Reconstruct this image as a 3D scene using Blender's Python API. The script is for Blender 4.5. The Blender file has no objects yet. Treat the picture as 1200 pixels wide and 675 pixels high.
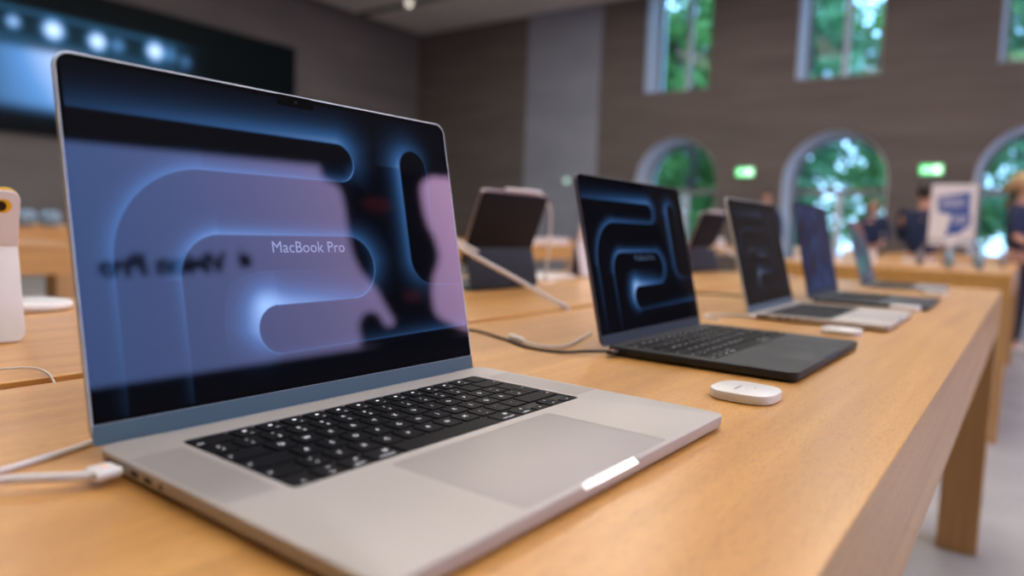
import bpy, bmesh, math, random
import numpy as np
from mathutils import Vector, Matrix

random.seed(7)
S = bpy.context.scene
COL = S.collection
TT = 0.865            # table-top height; measured positions below are relative to it
MM = 0.001
PI = math.pi

# ------------------------------------------------------------------ camera, world, lights, exposure
cam_d = bpy.data.cameras.new('camera')
cam = bpy.data.objects.new('camera', cam_d)
COL.objects.link(cam)
S.camera = cam
R = Matrix(((0.8070045, -0.0806374, 0.5850139), (0.5894066, 0.0484948, -0.8063796), (0.0366542, 0.9955631, 0.0866637)))
cam.matrix_world = Matrix.Translation((0, 0, 0.15103 + TT)) @ R.to_4x4()
cam_d.sensor_fit = 'HORIZONTAL'
cam_d.sensor_width = 36.0
cam_d.lens = 833.17 / 1200 * 36
cam_d.clip_start = 0.01
cam_d.clip_end = 300
cam_d.dof.use_dof = True
cam_d.dof.focus_distance = 0.59
cam_d.dof.aperture_fstop = 2.6
cam_d.dof.aperture_blades = 9

S.view_settings.view_transform = 'Standard'
S.view_settings.look = 'None'
S.view_settings.gamma = 1
S.view_settings.use_curve_mapping = False
S.view_settings.exposure = 0.0

SKY = (0.34, 0.61, 1.0)
SKY_STRENGTH = 6.5
LAMP = 13.0             # ceiling light panels
LAMP_COL = (1.0, 0.93, 0.85)
BOX = 6.9             # luminance of the big backlit wall display

world = bpy.data.worlds.new('sky')
S.world = world
world.use_nodes = True
wn = world.node_tree.nodes
wl = world.node_tree.links
bg = wn['Background']
tc = wn.new('ShaderNodeTexCoord')
sep = wn.new('ShaderNodeSeparateXYZ')
rmp = wn.new('ShaderNodeValToRGB')
rmp.color_ramp.elements[0].position = 0.45
rmp.color_ramp.elements[0].color = (0.30, 0.42, 0.50, 1)
rmp.color_ramp.elements[1].position = 0.62
rmp.color_ramp.elements[1].color = SKY + (1,)
mapr = wn.new('ShaderNodeMath'); mapr.operation = 'MULTIPLY_ADD'
mapr.inputs[1].default_value = 0.5; mapr.inputs[2].default_value = 0.5
wl.new(tc.outputs['Generated'], sep.inputs[0])
wl.new(sep.outputs['Z'], mapr.inputs[0])
wl.new(mapr.outputs[0], rmp.inputs[0])
wl.new(rmp.outputs[0], bg.inputs[0])
bg.inputs[1].default_value = SKY_STRENGTH

# ------------------------------------------------------------------ materials
def mat(name, col=(.8, .8, .8), rough=.5, metal=0., spec=.5, emit=None, estr=0., coat=0., coat_r=.1):
    m = bpy.data.materials.new(name)
    m.use_nodes = True
    b = m.node_tree.nodes['Principled BSDF']
    b.inputs['Base Color'].default_value = tuple(col) + (1,)
    b.inputs['Roughness'].default_value = rough
    b.inputs['Metallic'].default_value = metal
    b.inputs['Specular IOR Level'].default_value = spec
    b.inputs['Coat Weight'].default_value = coat
    b.inputs['Coat Roughness'].default_value = coat_r
    if emit:
        b.inputs['Emission Color'].default_value = tuple(emit) + (1,)
        b.inputs['Emission Strength'].default_value = estr
    return m

def noise_mat(name, c1, c2, scale=(8, 8, 8), rough=.5, metal=0., detail=4, spec=.5, bump=0., nscale=1., lo=.35, hi=.65, coat=0., coat_r=.2, speck=None, obj_space=True):
    m = mat(name, c1, rough, metal, spec, coat=coat, coat_r=coat_r)
    nt = m.node_tree; N = nt.nodes; L = nt.links; b = N['Principled BSDF']
    t = N.new('ShaderNodeTexCoord'); mp = N.new('ShaderNodeMapping')
    mp.inputs['Scale'].default_value = scale
    L.new(t.outputs['Object' if obj_space else 'Generated'], mp.inputs[0])
    no = N.new('ShaderNodeTexNoise'); no.inputs['Scale'].default_value = nscale
    no.inputs['Detail'].default_value = detail
    L.new(mp.outputs[0], no.inputs[0])
    r = N.new('ShaderNodeValToRGB')
    r.color_ramp.elements[0].position = lo; r.color_ramp.elements[0].color = tuple(c1) + (1,)
    r.color_ramp.elements[1].position = hi; r.color_ramp.elements[1].color = tuple(c2) + (1,)
    L.new(no.outputs['Fac'], r.inputs[0])
    out = r.outputs[0]
    if speck:
        mp2 = N.new('ShaderNodeMapping'); mp2.inputs['Scale'].default_value = speck[0]
        L.new(t.outputs['Object'], mp2.inputs[0])
        n2 = N.new('ShaderNodeTexNoise'); n2.inputs['Scale'].default_value = 1; n2.inputs['Detail'].default_value = 2
        L.new(mp2.outputs[0], n2.inputs[0])
        r2 = N.new('ShaderNodeValToRGB')
        r2.color_ramp.elements[0].position = speck[1]; r2.color_ramp.elements[0].color = (speck[3],) * 3 + (1,)
        r2.color_ramp.elements[1].position = speck[2]; r2.color_ramp.elements[1].color = (1, 1, 1, 1)
        L.new(n2.outputs['Fac'], r2.inputs[0])
        mx = N.new('ShaderNodeMix'); mx.data_type = 'RGBA'; mx.blend_type = 'MULTIPLY'
        mx.inputs['Factor'].default_value = 1
        L.new(out, mx.inputs['A']); L.new(r2.outputs[0], mx.inputs['B'])
        out = mx.outputs['Result']
    L.new(out, b.inputs['Base Color'])
    if bump:
        bp = N.new('ShaderNodeBump'); bp.inputs['Strength'].default_value = bump; bp.inputs['Distance'].default_value = .002
        L.new(no.outputs['Fac'], bp.inputs['Height']); L.new(bp.outputs[0], b.inputs['Normal'])
    return m

def emit_attr_mat(name, strength=1.0, rough=.03, spec=.5, ior=1.5):
    """a display panel: glass front, picture from a point colour attribute"""
    m = mat(name, (.004, .004, .005), rough, 0, spec)
    N = m.node_tree.nodes; b = N['Principled BSDF']
    b.inputs['IOR'].default_value = ior
    a = N.new('ShaderNodeAttribute'); a.attribute_name = 'picture'
    m.node_tree.links.new(a.outputs['Color'], b.inputs['Emission Color'])
    b.inputs['Emission Strength'].default_value = strength
    return m

def glass_mat(name, tint=(.9, .97, 1), refl=.08):
    m = bpy.data.materials.new(name); m.use_nodes = True
    N = m.node_tree.nodes; L = m.node_tree.links; N.clear()
    o = N.new('ShaderNodeOutputMaterial'); mx = N.new('ShaderNodeMixShader')
    t = N.new('ShaderNodeBsdfTransparent'); g = N.new('ShaderNodeBsdfGlossy'); f = N.new('ShaderNodeFresnel')
    t.inputs[0].default_value = tint + (1,); g.inputs['Roughness'].default_value = .02
    f.inputs[0].default_value = 1.16
    L.new(f.outputs[0], mx.inputs[0]); L.new(t.outputs[0], mx.inputs[1]); L.new(g.outputs[0], mx.inputs[2])
    L.new(mx.outputs[0], o.inputs[0])
    return m

M = {}
M['wood'] = noise_mat('oak', (.60, .290, .068), (.76, .390, .100), (42, 2.2, 42), .42, detail=5, bump=.12, lo=.3, hi=.7, coat=.7, coat_r=.27,
                      speck=((1150, 90, 1150), .33, .47, .80))
M['wood_dark'] = noise_mat('oak_shaded', (.10, .05, .018), (.13, .065, .025), (40, 3, 40), .6)  # darker oak: the shade of the slot is put into the colour
M['wood_leg'] = noise_mat('oak_leg', (.52, .28, .10), (.60, .34, .13), (40, 40, 2.0), .45, detail=5, bump=.1)
M['floor'] = noise_mat('terrazzo', (.31, .305, .305), (.385, .38, .375), (3, 3, 3), .45, detail=8, speck=((90, 90, 90), .3, .5, .88))
M['wall'] = noise_mat('stone_plaster', (.118, .098, .087), (.160, .136, .121), (.5, .5, 3.2), .85, detail=6, lo=.3, hi=.7,
                      speck=((.35, .35, 5.5), .3, .6, .9))
M['wall_dark'] = noise_mat('unseen_dark_wall', (.008, .008, .009), (.011, .011, .013), (.5, .5, 3), .8)  # near black so the unseen right wall leaves the screen reflections dark
M['wall_grey'] = noise_mat('grey_stone', (.165, .152, .144), (.205, .192, .183), (.5, .5, 2.2), .85, detail=6, lo=.3, hi=.7,
                           speck=((.35, .35, 4.5), .3, .6, .92))
M['pilaster'] = noise_mat('pale_stone', (.235, .255, .305), (.29, .312, .365), (.6, .6, 1.5), .8, detail=5)
M['ceil'] = noise_mat('ceiling_plaster', (.62, .59, .57), (.68, .65, .63), (1, 1, 1), .9)
M['ceil_dark'] = mat('ceiling_channel', (.12, .115, .11), .8)
M['reveal'] = mat('window_stone', (.62, .64, .68), .75)
M['frame'] = mat('window_metal', (.24, .23, .23), .45, .3)
M['glass'] = glass_mat('window_glass')
M['silver'] = noise_mat('silver_aluminium', (.50, .472, .445), (.52, .492, .465), (900, 900, 900), .48, .25, detail=1)
M['silver_pad'] = mat('silver_trackpad', (.43, .398, .384), .45, .1)
M['silver_grille'] = noise_mat('silver_perforation', (.39, .365, .35), (.44, .415, .395), (1300, 1300, 1300), .5, .25, detail=0)
M['silver_edge'] = mat('silver_lid_aluminium', (.56, .61, .61), .42, .15)
M['scoop'] = mat('silver_polished_scoop', (.86, .87, .90), .22, .9)
M['black_scoop'] = mat('black_polished_scoop', (.16, .18, .22), .25, .9)
M['black_al'] = noise_mat('space_black_aluminium', (.015, .019, .023), (.019, .023, .028), (900, 900, 900), .58, .1, detail=1)
M['black_pad'] = mat('space_black_trackpad', (.016, .021, .026), .55, .1)
M['black_grille'] = mat('space_black_perforation', (.018, .019, .022), .5, .3)
M['black_edge'] = mat('space_black_lid', (.10, .10, .11), .35, .6)
M['midnight'] = mat('midnight_aluminium', (.022, .027, .042), .40, .4)
M['midnight_pad'] = mat('midnight_trackpad', (.026, .032, .05), .33, .3)
M['grey_al'] = mat('grey_aluminium', (.33, .33, .345), .38, .6)
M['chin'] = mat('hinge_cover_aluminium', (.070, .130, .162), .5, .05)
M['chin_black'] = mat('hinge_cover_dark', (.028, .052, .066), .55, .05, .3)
M['key'] = mat('key_black', (.006, .006, .0075), .55, 0, .12)
M['well'] = mat('keyboard_well', (.006, .006, .007), .6)
M['legend'] = mat('key_legend', (.68, .68, .70), .5, 0, .5, (.9, .92, 1), 1.15)
M['bezel'] = mat('bezel_glass', (.003, .003, .004), .03, 0, .5)
M['screen'] = emit_attr_mat('display_glass')
M['screen_text'] = mat('display_lettering', (.01, .01, .01), .05, 0, .5, (.34, .38, .64), .66)
M['screen_text_dim'] = mat('display_lettering_dim', (.01, .01, .01), .05, 0, .5, (.10, .16, .30), .6)
M['port'] = mat('port_dark', (.006, .006, .007), .5)
M['lens'] = mat('camera_glass', (.004, .004, .006), .06)
M['rubber'] = mat('black_rubber', (.012, .012, .012), .7)
M['white_pl'] = mat('white_plastic', (.82, .81, .80), .30)
M['white_soft'] = mat('white_silicone', (.78, .745, .735), .55)
M['white_stand'] = mat('white_polycarbonate', (.80, .79, .79), .35)
M['cable_w'] = mat('white_cable', (.80, .79, .78), .5)
M['cable_k'] = mat('black_cable', (.012, .012, .013), .5)
M['led'] = mat('amber_led', (.9, .3, .1), .4, 0, .5, (1, .35, .1), .8)
M['print_grey'] = mat('grey_print', (.25, .25, .26), .6)
M['yellow'] = mat('yellow_glass', (.85, .50, .02), .15)
M['folio'] = mat('charcoal_folio', (.013, .0125, .0135), .7, 0, .15)
M['folio_base'] = mat('slate_folio', (.020, .027, .038), .6, 0, .3)
M['lilac_al'] = mat('tablet_aluminium', (.50, .44, .50), .32, .7)
M['sky_al'] = mat('pale_blue_mesh', (.22, .34, .46), .7)
M['orange_m'] = mat('orange_mesh', (.55, .16, .05), .7)
M['grey_m'] = mat('grey_mesh', (.20, .19, .20), .7)
M['skin'] = noise_mat('skin', (.50, .25, .17), (.56, .30, .21), (20, 20, 20), .55)
M['navy'] = noise_mat('navy_cotton', (.006, .014, .05), (.010, .022, .07), (60, 60, 60), .8)
M['trouser'] = mat('dark_denim', (.012, .016, .03), .85)
M['shoe'] = mat('shoe_white', (.5, .5, .5), .6)
M['hair_dark'] = mat('dark_hair', (.02, .013, .01), .6)
M['hair_blond'] = mat('fair_hair', (.50, .33, .16), .6)
M['sign_green'] = mat('exit_green', (.02, .5, .12), .5, 0, .5, (.05, 1, .25), 1.2)
M['sign_white'] = mat('exit_white', (.6, .9, .7), .5, 0, .5, (.62, 1, .72), 2.2)
M['paper'] = mat('poster_paper', (.80, .79, .81), .5)
M['poster_blue'] = mat('poster_blue', (.045, .105, .40), .6)
M['acrylic'] = mat('clear_acrylic', (.62, .62, .64), .15)
M['tvbody'] = mat('display_wall_black', (.003, .0035, .004), .5, 0, .12)
M['tvpic'] = emit_attr_mat('display_wall_picture', 1.0, .4, .06)
M['lamp'] = mat('lamp_diffuser', (.9, .9, .9), .5, 0, .5, LAMP_COL, LAMP)
M['lampbody'] = mat('lamp_housing', (.5, .5, .5), .4)
M['leaf_a'] = noise_mat('leaf_green', (.075, .19, .03), (.15, .32, .06), (1.5, 1.5, 1.5), .55, detail=2)
M['leaf_b'] = noise_mat('leaf_bluegreen', (.08, .20, .07), (.14, .33, .13), (1.5, 1.5, 1.5), .55, detail=2)
M['bark'] = noise_mat('bark', (.10, .075, .055), (.17, .13, .10), (8, 8, 1.5), .9)
M['pave'] = noise_mat('pavement', (.30, .31, .33), (.38, .39, .41), (2, 2, 2), .8)
M['boxblack'] = mat('poster_ink', (.004, .004, .005), .8, 0, 0)
M['boxred'] = mat('poster_ink_red', (.03, .006, .008), .8, 0, 0, (.55, .06, .09), .55)

# ------------------------------------------------------------------ helpers
def tag(o, label=None, cat=None, group=None, kind=None):
    if label: o['label'] = label
    if cat: o['category'] = cat
    if group: o['group'] = group
    if kind: o['kind'] = kind
    return o

def empty(name, loc=(0, 0, 0), rz=0, label=None, cat=None, group=None):
    o = bpy.data.objects.new(name, None); COL.objects.link(o)
    o.empty_display_size = .05
    o.location = loc; o.rotation_euler = (0, 0, rz)
    return tag(o, label, cat, group)

def obj(name, bm, mats, parent=None, smooth=None, loc=None):
    me = bpy.data.meshes.new(name)
    if isinstance(bm, bmesh.types.BMesh):
        bmesh.ops.recalc_face_normals(bm, faces=bm.faces)
        bm.to_mesh(me); bm.free()
    else:
        me = bm
    if not isinstance(mats, (list, tuple)): mats = [mats]
    if len(me.materials) == 0:
        for m in mats: me.materials.append(m)
    o = bpy.data.objects.new(name, me); COL.objects.link(o)
    if smooth is not None:
        me.shade_smooth()
        if smooth < 180:
            me.set_sharp_from_angle(angle=math.radians(smooth))
    if parent: o.parent = parent
    if loc: o.location = loc
    return o

def struct(name, bm, m, parent=None):
    o = obj(name, bm, m, parent)
    if not parent: o['kind'] = 'structure'
    return o

def box(bm, x0, x1, y0, y1, z0, z1, mi=0, bevel=0.):
    vs = [bm.verts.new(p) for p in ((x0, y0, z0), (x1, y0, z0), (x1, y1, z0), (x0, y1, z0), (x0, y0, z1), (x1, y0, z1), (x1, y1, z1), (x0, y1, z1))]
    fs = [bm.faces.new([vs[i] for i in q]) for q in ((0, 3, 2, 1), (4, 5, 6, 7), (0, 1, 5, 4), (1, 2, 6, 5), (2, 3, 7, 6), (3, 0, 4, 7))]
    for f in fs: f.material_index = mi
    if bevel:
        es = list({e for f in fs for e in f.edges})
        bmesh.ops.bevel(bm, geom=es, offset=bevel, segments=2, affect='EDGES', profile=.5)
    return fs

def B(*a, **k):
    bm = bmesh.new(); box(bm, *a, **k); return bm

def rrect(w, d, r, n=8, cx=0, cy=0):
    """rounded rectangle outline, counter-clockwise"""
    pts = []
    for (sx, sy, a0) in ((1, 1, 0), (-1, 1, 90), (-1, -1, 180), (1, -1, 270)):
        for i in range(n + 1):
            a = math.radians(a0 + 90 * i / n)
            pts.append((cx + sx * (w / 2 - r) + r * math.cos(a), cy + sy * (d / 2 - r) + r * math.sin(a)))
    return pts

def loft(bm, loops, cap0=True, cap1=True, mi=0):
    rows = [[bm.verts.new(p) for p in lp] for lp in loops]
    n = len(rows[0])
    for a, b in zip(rows, rows[1:]):
        for i in range(n):
            f = bm.faces.new((a[i], a[(i + 1) % n], b[(i + 1) % n], b[i])); f.material_index = mi
    if cap0: f = bm.faces.new(rows[0][::-1]); f.material_index = mi
    if cap1: f = bm.faces.new(rows[-1]); f.material_index = mi
    return rows

def slab(w, d, r, z0, z1, e=0.0, cx=0, cy=0, n=8, bm=None, mi=0):
    """rounded-rectangle slab with a softened rim e"""
    bm = bm or bmesh.new()
    L = []
    if e:
        prof = [(e, z0), (e * .3, z0 + e * .3), (0, z0 + e), (0, z1 - e), (e * .3, z1 - e * .3), (e, z1)]
    else:
        prof = [(0, z0), (0, z1)]
    for ins, z in prof:
        L.append([(x, y, z) for x, y in rrect(w - 2 * ins, d - 2 * ins, max(r - ins, .0004), n, cx, cy)])
    loft(bm, L, mi=mi)
    return bm

def tube(pts, r, n=8, bm=None, mi=0, closed_ends=True):
    bm = bm or bmesh.new()
    pts = [Vector(p) for p in pts]
    rows = []; up = Vector((0, 0, 1))
    for i, p in enumerate(pts):
        t = (pts[min(i + 1, len(pts) - 1)] - pts[max(i - 1, 0)]).normalized()
        a = t.cross(up)
        if a.length < .05: a = t.cross(Vector((1, 0, 0)))
        a.normalize(); b = a.cross(t)
        rr = r[i] if isinstance(r, (list, tuple)) else r
        rows.append([p + a * rr * math.cos(2 * PI * k / n) + b * rr * math.sin(2 * PI * k / n) for k in range(n)])
    loft(bm, rows, closed_ends, closed_ends, mi)
    return bm

def spline(pts, k=10):
    """Catmull-Rom through the points"""
    P = [Vector(p) for p in pts]; P = [P[0] * 2 - P[1]] + P + [P[-1] * 2 - P[-2]]
    out = []
    for i in range(1, len(P) - 2):
        for j in range(k):
            t = j / k
            a, b, c, d = P[i - 1], P[i], P[i + 1], P[i + 2]
            out.append(.5 * ((2 * b) + (c - a) * t + (2 * a - 5 * b + 4 * c - d) * t * t + (3 * b - a - 3 * c + d) * t ** 3))
    out.append(P[-2]); return out

def cyl(bm, c, r, z0, z1, n=24, mi=0, r2=None):
    r2 = r if r2 is None else r2
    loft(bm, [[(c[0] + q * math.cos(2 * PI * i / n), c[1] + q * math.sin(2 * PI * i / n), z) for i in range(n)] for q, z in ((r, z0), (r2, z1))], mi=mi)
    return bm

_tcache = {}
def text_mesh(s, size, align='CENTER', bold=0.):
    """2-D outline verts / faces of a string, from the built-in font"""
    key = (s, size, align, bold)
    if key in _tcache: return _tcache[key]
    c = bpy.data.curves.new('lettering', 'FONT')
    c.body = s; c.size = size; c.align_x = align; c.resolution_u = 3; c.offset = bold
    o = bpy.data.objects.new('lettering', c); COL.objects.link(o)
    me = o.to_mesh()
    V = [(v.co.x, v.co.y) for v in me.vertices]; F = [tuple(p.vertices) for p in me.polygons]
    o.to_mesh_clear(); bpy.data.objects.remove(o); bpy.data.curves.remove(c)
    _tcache[key] = (V, F)
    return V, F

def add_text(bm, s, size, f, mi=0, align='CENTER', bold=0.):
    V, F = text_mesh(s, size, align, bold)
    vs = [bm.verts.new(f(x, y)) for x, y in V]
    for q in F:
        try:
            fc = bm.faces.new([vs[i] for i in q]); fc.material_index = mi
        except ValueError: pass

def poly(bm, pts, mi=0):
    f = bm.faces.new([bm.verts.new(p) for p in pts]); f.material_index = mi
    return f

def extrude_poly(pts, d, axis, bm=None, mi=0):
    """flat polygon (list of 3-D points) given a thickness along axis vector"""
    bm = bm or bmesh.new()
    loft(bm, [pts, [tuple(Vector(p) + Vector(axis) * d) for p in pts]], mi=mi)
    return bm

# ------------------------------------------------------------------ the room
XL, XR, YN, YF, ZC = -13.5, 5.0, -5.0, 14.0, 5.07 + TT
WT = .95
bm = bmesh.new(); box(bm, XL - .3, XR + .3, YN - .3, YF + WT, -.2, 0)
struct('floor', bm, M['floor'])
struct('wall_left', B(XL - .3, XL, YN, YF + WT, 0, ZC), M['wall_grey'])
struct('wall_right', B(XR, XR + .3, YN, YF + WT, 0, ZC), M['wall_dark'])
struct('wall_near', B(XL - .3, XR + .3, YN - .3, YN, 0, ZC), M['wall'])
struct('ceiling', B(XL - .3, XR + .3, YN - .3, YF, ZC, ZC + .55), M['ceil'])

# far wall with arched doors and tall windows cut right through
OPEN = [-6.13, -3.04, .05]
WOFF = {-6.13: -.085, -3.04: -.07, .05: 0}
DW, SPR, WW, WZ0, WZ1, ZW = .92, 1.19 + TT, .725, 3.05 + TT, 5.5 + TT, 5.85 + TT
def far_wall():
    bm = bmesh.new()
    xs = [XL]; 
    for c in OPEN: xs += [c - DW, c + DW]
    xs.append(XR)
    def prism(p):  # polygon in xz, thickness in y
        loft(bm, [[(x, YF, z) for x, z in p], [(x, YF + WT, z) for x, z in p]])
    # piers
    for i in range(0, len(xs), 2):
        prism([(xs[i], 0), (xs[i + 1], 0), (xs[i + 1], ZW), (xs[i], ZW)])
    for c in OPEN:
        n = 20
        arc = [(c + DW * math.cos(PI - PI * i / n), SPR + DW * math.sin(PI - PI * i / n)) for i in range(n + 1)]
        for (p, q) in zip(arc, arc[1:]):
            prism([p, q, (q[0], WZ0), (p[0], WZ0)])
        q_ = c + WOFF[c]
        prism([(c - DW, WZ0), (q_ - WW, WZ0), (q_ - WW, ZW), (c - DW, ZW)])
        prism([(q_ + WW, WZ0), (c + DW, WZ0), (c + DW, ZW), (q_ + WW, ZW)])
        prism([(q_ - WW, WZ1), (q_ + WW, WZ1), (q_ + WW, ZW), (q_ - WW, ZW)])
    return bm
struct('wall_far', far_wall(), M['wall'])
struct('trim_1', B(-9.9, -7.95, YF - .05, YF, 0, ZC), M['pilaster'])

def arch_band(c, r0, r1, y0, y1, z0=0.):
    """arched lining between two radii, legs down to z0"""
    n = 24
    o_ = [(c - r1, z0)] + [(c + r1 * math.cos(PI - PI * i / n), SPR + r1 * math.sin(PI - PI * i / n)) for i in range(n + 1)] + [(c + r1, z0)]
    i_ = [(c - r0, z0)] + [(c + r0 * math.cos(PI - PI * i / n), SPR + r0 * math.sin(PI - PI * i / n)) for i in range(n + 1)] + [(c + r0, z0)]
    bm = bmesh.new()
    for k in range(len(o_) - 1):
        q = [o_[k], o_[k + 1], i_[k + 1], i_[k]]
        loft(bm, [[(x, y0, z) for x, z in q], [(x, y1, z) for x, z in q]])
    return bm

for i, c in enumerate(OPEN):
    d = struct('door_%d' % (i + 1), arch_band(c, DW - .045, DW - .002, YF + .10, YF + WT + .05), M['reveal'])
    yf = YF + .70
    obj('door_frame', arch_band(c, DW - .11, DW - .045, yf, yf + .1), M['frame'], d)
    bm = bmesh.new()
    box(bm, c - DW + .05, c + DW - .05, yf + .01, yf + .09, SPR - .22, SPR - .10)
    obj('transom', bm, M['frame'], d)
    obj('door_mullion', B(c - .055, c + .055, yf + .015, yf + .085, 0, SPR - .22), M['reveal'], d)
    n = 20
    pane = [(c - DW + .08, .02), (c + DW - .08, .02)] + [(c + (DW - .08) * math.cos(PI * k / n), SPR + (DW - .08) * math.sin(PI * k / n)) for k in range(n + 1)]
    bm = bmesh.new(); loft(bm, [[(x, yf + .046, z) for x, z in pane], [(x, yf + .054, z) for x, z in pane]])
    obj('door_glass', bm, M['glass'], d)
    c += WOFF[c]
    w = bmesh.new()
    for (a, b_) in ((-WW + .002, -WW + .03), (WW - .03, WW - .002)):
        box(w, c + a, c + b_, YF + .10, YF + WT + .05, WZ0 + .002, WZ1 - .002)
    box(w, c - WW + .03, c + WW - .03, YF + .10, YF + WT + .05, WZ0 + .002, WZ0 + .03)
    box(w, c - WW + .03, c + WW - .03, YF + .10, YF + WT + .05, WZ1 - .03, WZ1 - .002)
    w = struct('window_%d' % (i + 1), w, M['reveal'])
    bm = bmesh.new()
    for (a, b_) in ((-WW + .03, -WW + .09), (WW - .09, WW - .03)):
        box(bm, c + a, c + b_, yf, yf + .08, WZ0 + .03, WZ1 - .03)
    box(bm, c - WW + .09, c + WW - .09, yf, yf + .08, WZ0 + .03, WZ0 + .1)
    box(bm, c - WW + .09, c + WW - .09, yf, yf + .08, WZ1 - .1, WZ1 - .03)
    obj('window_frame', bm, M['frame'], w)
    obj('window_mullion', B(c - .055, c + .055, yf + .005, yf + .075, WZ0 + .1, WZ1 - .1), M['reveal'], w)
    obj('window_pane', B(c - WW + .07, c + WW - .07, yf + .036, yf + .044, WZ0 + .07, WZ1 - .07), M['glass'], w)

# ceiling channels (dark recessed strips) and baseboards
struct('trim_2', B(XL + .02, XR - .02, 11.78, 11.98, ZC - .035, ZC - .001), M['ceil_dark'])
struct('trim_3', B(XL + .02, XR - .02, 7.2, 7.4, ZC - .035, ZC - .001), M['ceil_dark'])
struct('trim_4', B(XL + .001, XL + .10, YN, YF, ZC - .10, ZC - .001), M['ceil_dark'])
struct('baseboard_left', B(XL + .001, XL + .02, YN, YF, .0, .12), M['frame'])

# ceiling light panels, unseen; the later ones added to brighten wall, scoop and table edge
for k, (x, y) in enumerate(((-.75, 1.0), (-.75, 5.5), (-4.0, 1.0), (-4.0, 5.5), (-7.3, 1.0), (-7.3, 6.0), (2.6, 3.0), (-10.6, 2.0), (-1.6, 9.9), (-4.8, 9.9), (-8.0, 9.6), (1.95, 9.3), (3.3, -1.5), (3.9, 2.6), (3.7, 6.4))):
    t = empty('ceiling_light', (x, y, ZC - .06), 0, 'unseen long white ceiling light panel, one of a set lighting the room', 'ceiling light', 'ceiling light panels above the tables')
    bm = bmesh.new()
    for (a, b_, c_, d_) in ((-.34, -.30, -1.6, 1.6), (.30, .34, -1.6, 1.6), (-.30, .30, -1.6, -1.56), (-.30, .30, 1.56, 1.6)):
        box(bm, a, b_, c_, d_, 0, .059)
    obj('housing', bm, M['lampbody'], t)
    obj('diffuser', B(-.30, .30, -1.56, 1.56, .012, .02), M['lamp'], t)
# small spotlight hanging at the top of the picture
t = empty('pendant_spotlight', (-11.4, 11.5, ZC - .16), 0, 'small pale spotlight hanging from the ceiling in the far corner', 'spotlight')
bm = bmesh.new(); bmesh.ops.create_uvsphere(bm, u_segments=16, v_segments=10, radius=.075)
obj('spotlight_head', bm, mat('spot_glow', (.9, .85, .8), .4, 0, .5, (1, .9, .75), 1.1), t, 180)
obj('stem', cyl(bmesh.new(), (0, 0), .012, .07, .155, 10), M['lampbody'], t)

# ------------------------------------------------------------------ outside
o = struct('ground_outside', B(-45, 40, YF + WT + .31, 60, -.25, -.02), M['pave'])
def make_tree(x, y, h, rad, m, label, seed, nleaf=2600, low=.35):
    rnd = random.Random(seed)
    t = empty('tree', (x, y, -.02), 0, label, 'tree', 'trees outside the windows')
    obj('trunk', tube([(0, 0, 0), (.05, .02, h * .3), (-.06, .05, h * .6), (0, 0, h * .85)], [.20, .17, .13, .05], 10), M['bark'], t, 60)
    bm = bmesh.new()
    blobs = []
    for k in range(60):
        a = rnd.uniform(0, 2 * PI); q = rad * math.sqrt(rnd.random()) * .85; z = h * rnd.uniform(low, .97)
        blobs.append((q * math.cos(a), q * math.sin(a), z, rad * rnd.uniform(.24, .44)))
    for k in range(nleaf):
        bx, by, bz, br = rnd.choice(blobs)
        v = Vector((rnd.gauss(0, 1), rnd.gauss(0, 1), rnd.gauss(0, 1))).normalized() * br * rnd.random() ** .4
        p = Vector((bx, by, bz)) + v
        s = rnd.uniform(.11, .20)
        a = Vector((rnd.gauss(0, 1), rnd.gauss(0, 1), rnd.gauss(0, 1))).normalized()
        b = a.orthogonal().normalized()
        poly(bm, [p - a * s, p + b * s * .55, p + a * s, p - b * s * .55])
    c = obj('crown', bm, m, t); c['kind'] = 'stuff'
    # main limbs
    bm = bmesh.new()
    for k in range(5):
        a = 2 * PI * k / 5 + rnd.random()
        tube([(0, 0, h * .45), (rad * .3 * math.cos(a), rad * .3 * math.sin(a), h * .62), (rad * .6 * math.cos(a), rad * .6 * math.sin(a), h * .8)], [.09, .06, .03], 6, bm)
    obj('branches', bm, M['bark'], t)
for args in ((-12.3, 20.6, 9.0, 1.5, M['leaf_b'], 'leafy tree outside, seen through the leftmost tall window', 1),
             (-8.4, 20.4, 9.4, 1.5, M['leaf_a'], 'green tree outside behind the leftmost arched door', 2),
             (-5.2, 20.2, 9.2, 1.5, M['leaf_b'], 'blue-green tree outside the middle tall window, left half', 3),
             (-2.0, 20.6, 9.0, 1.5, M['leaf_a'], 'green tree outside the middle arched door, right half', 4),
             (1.2, 20.4, 9.4, 1.5, M['leaf_b'], 'bluish green tree outside the rightmost arched door', 5),
             (-12.5, 29.0, 10.8, 1.9, M['leaf_a'], 'tall tree in the rear row, beyond the leftmost window', 6),
             (-8.3, 25.2, 10.8, 1.9, M['leaf_b'], 'tall tree in the rear row, between leftmost and middle doors', 7),
             (-5.1, 29.6, 10.8, 1.9, M['leaf_a'], 'tall tree in the rear row, filling the middle arched door', 8),
             (-.4, 25.2, 10.8, 1.9, M['leaf_b'], 'tall tree in the rear row, beyond the rightmost door', 9)):
    make_tree(*args, 5200, .12)
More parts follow.
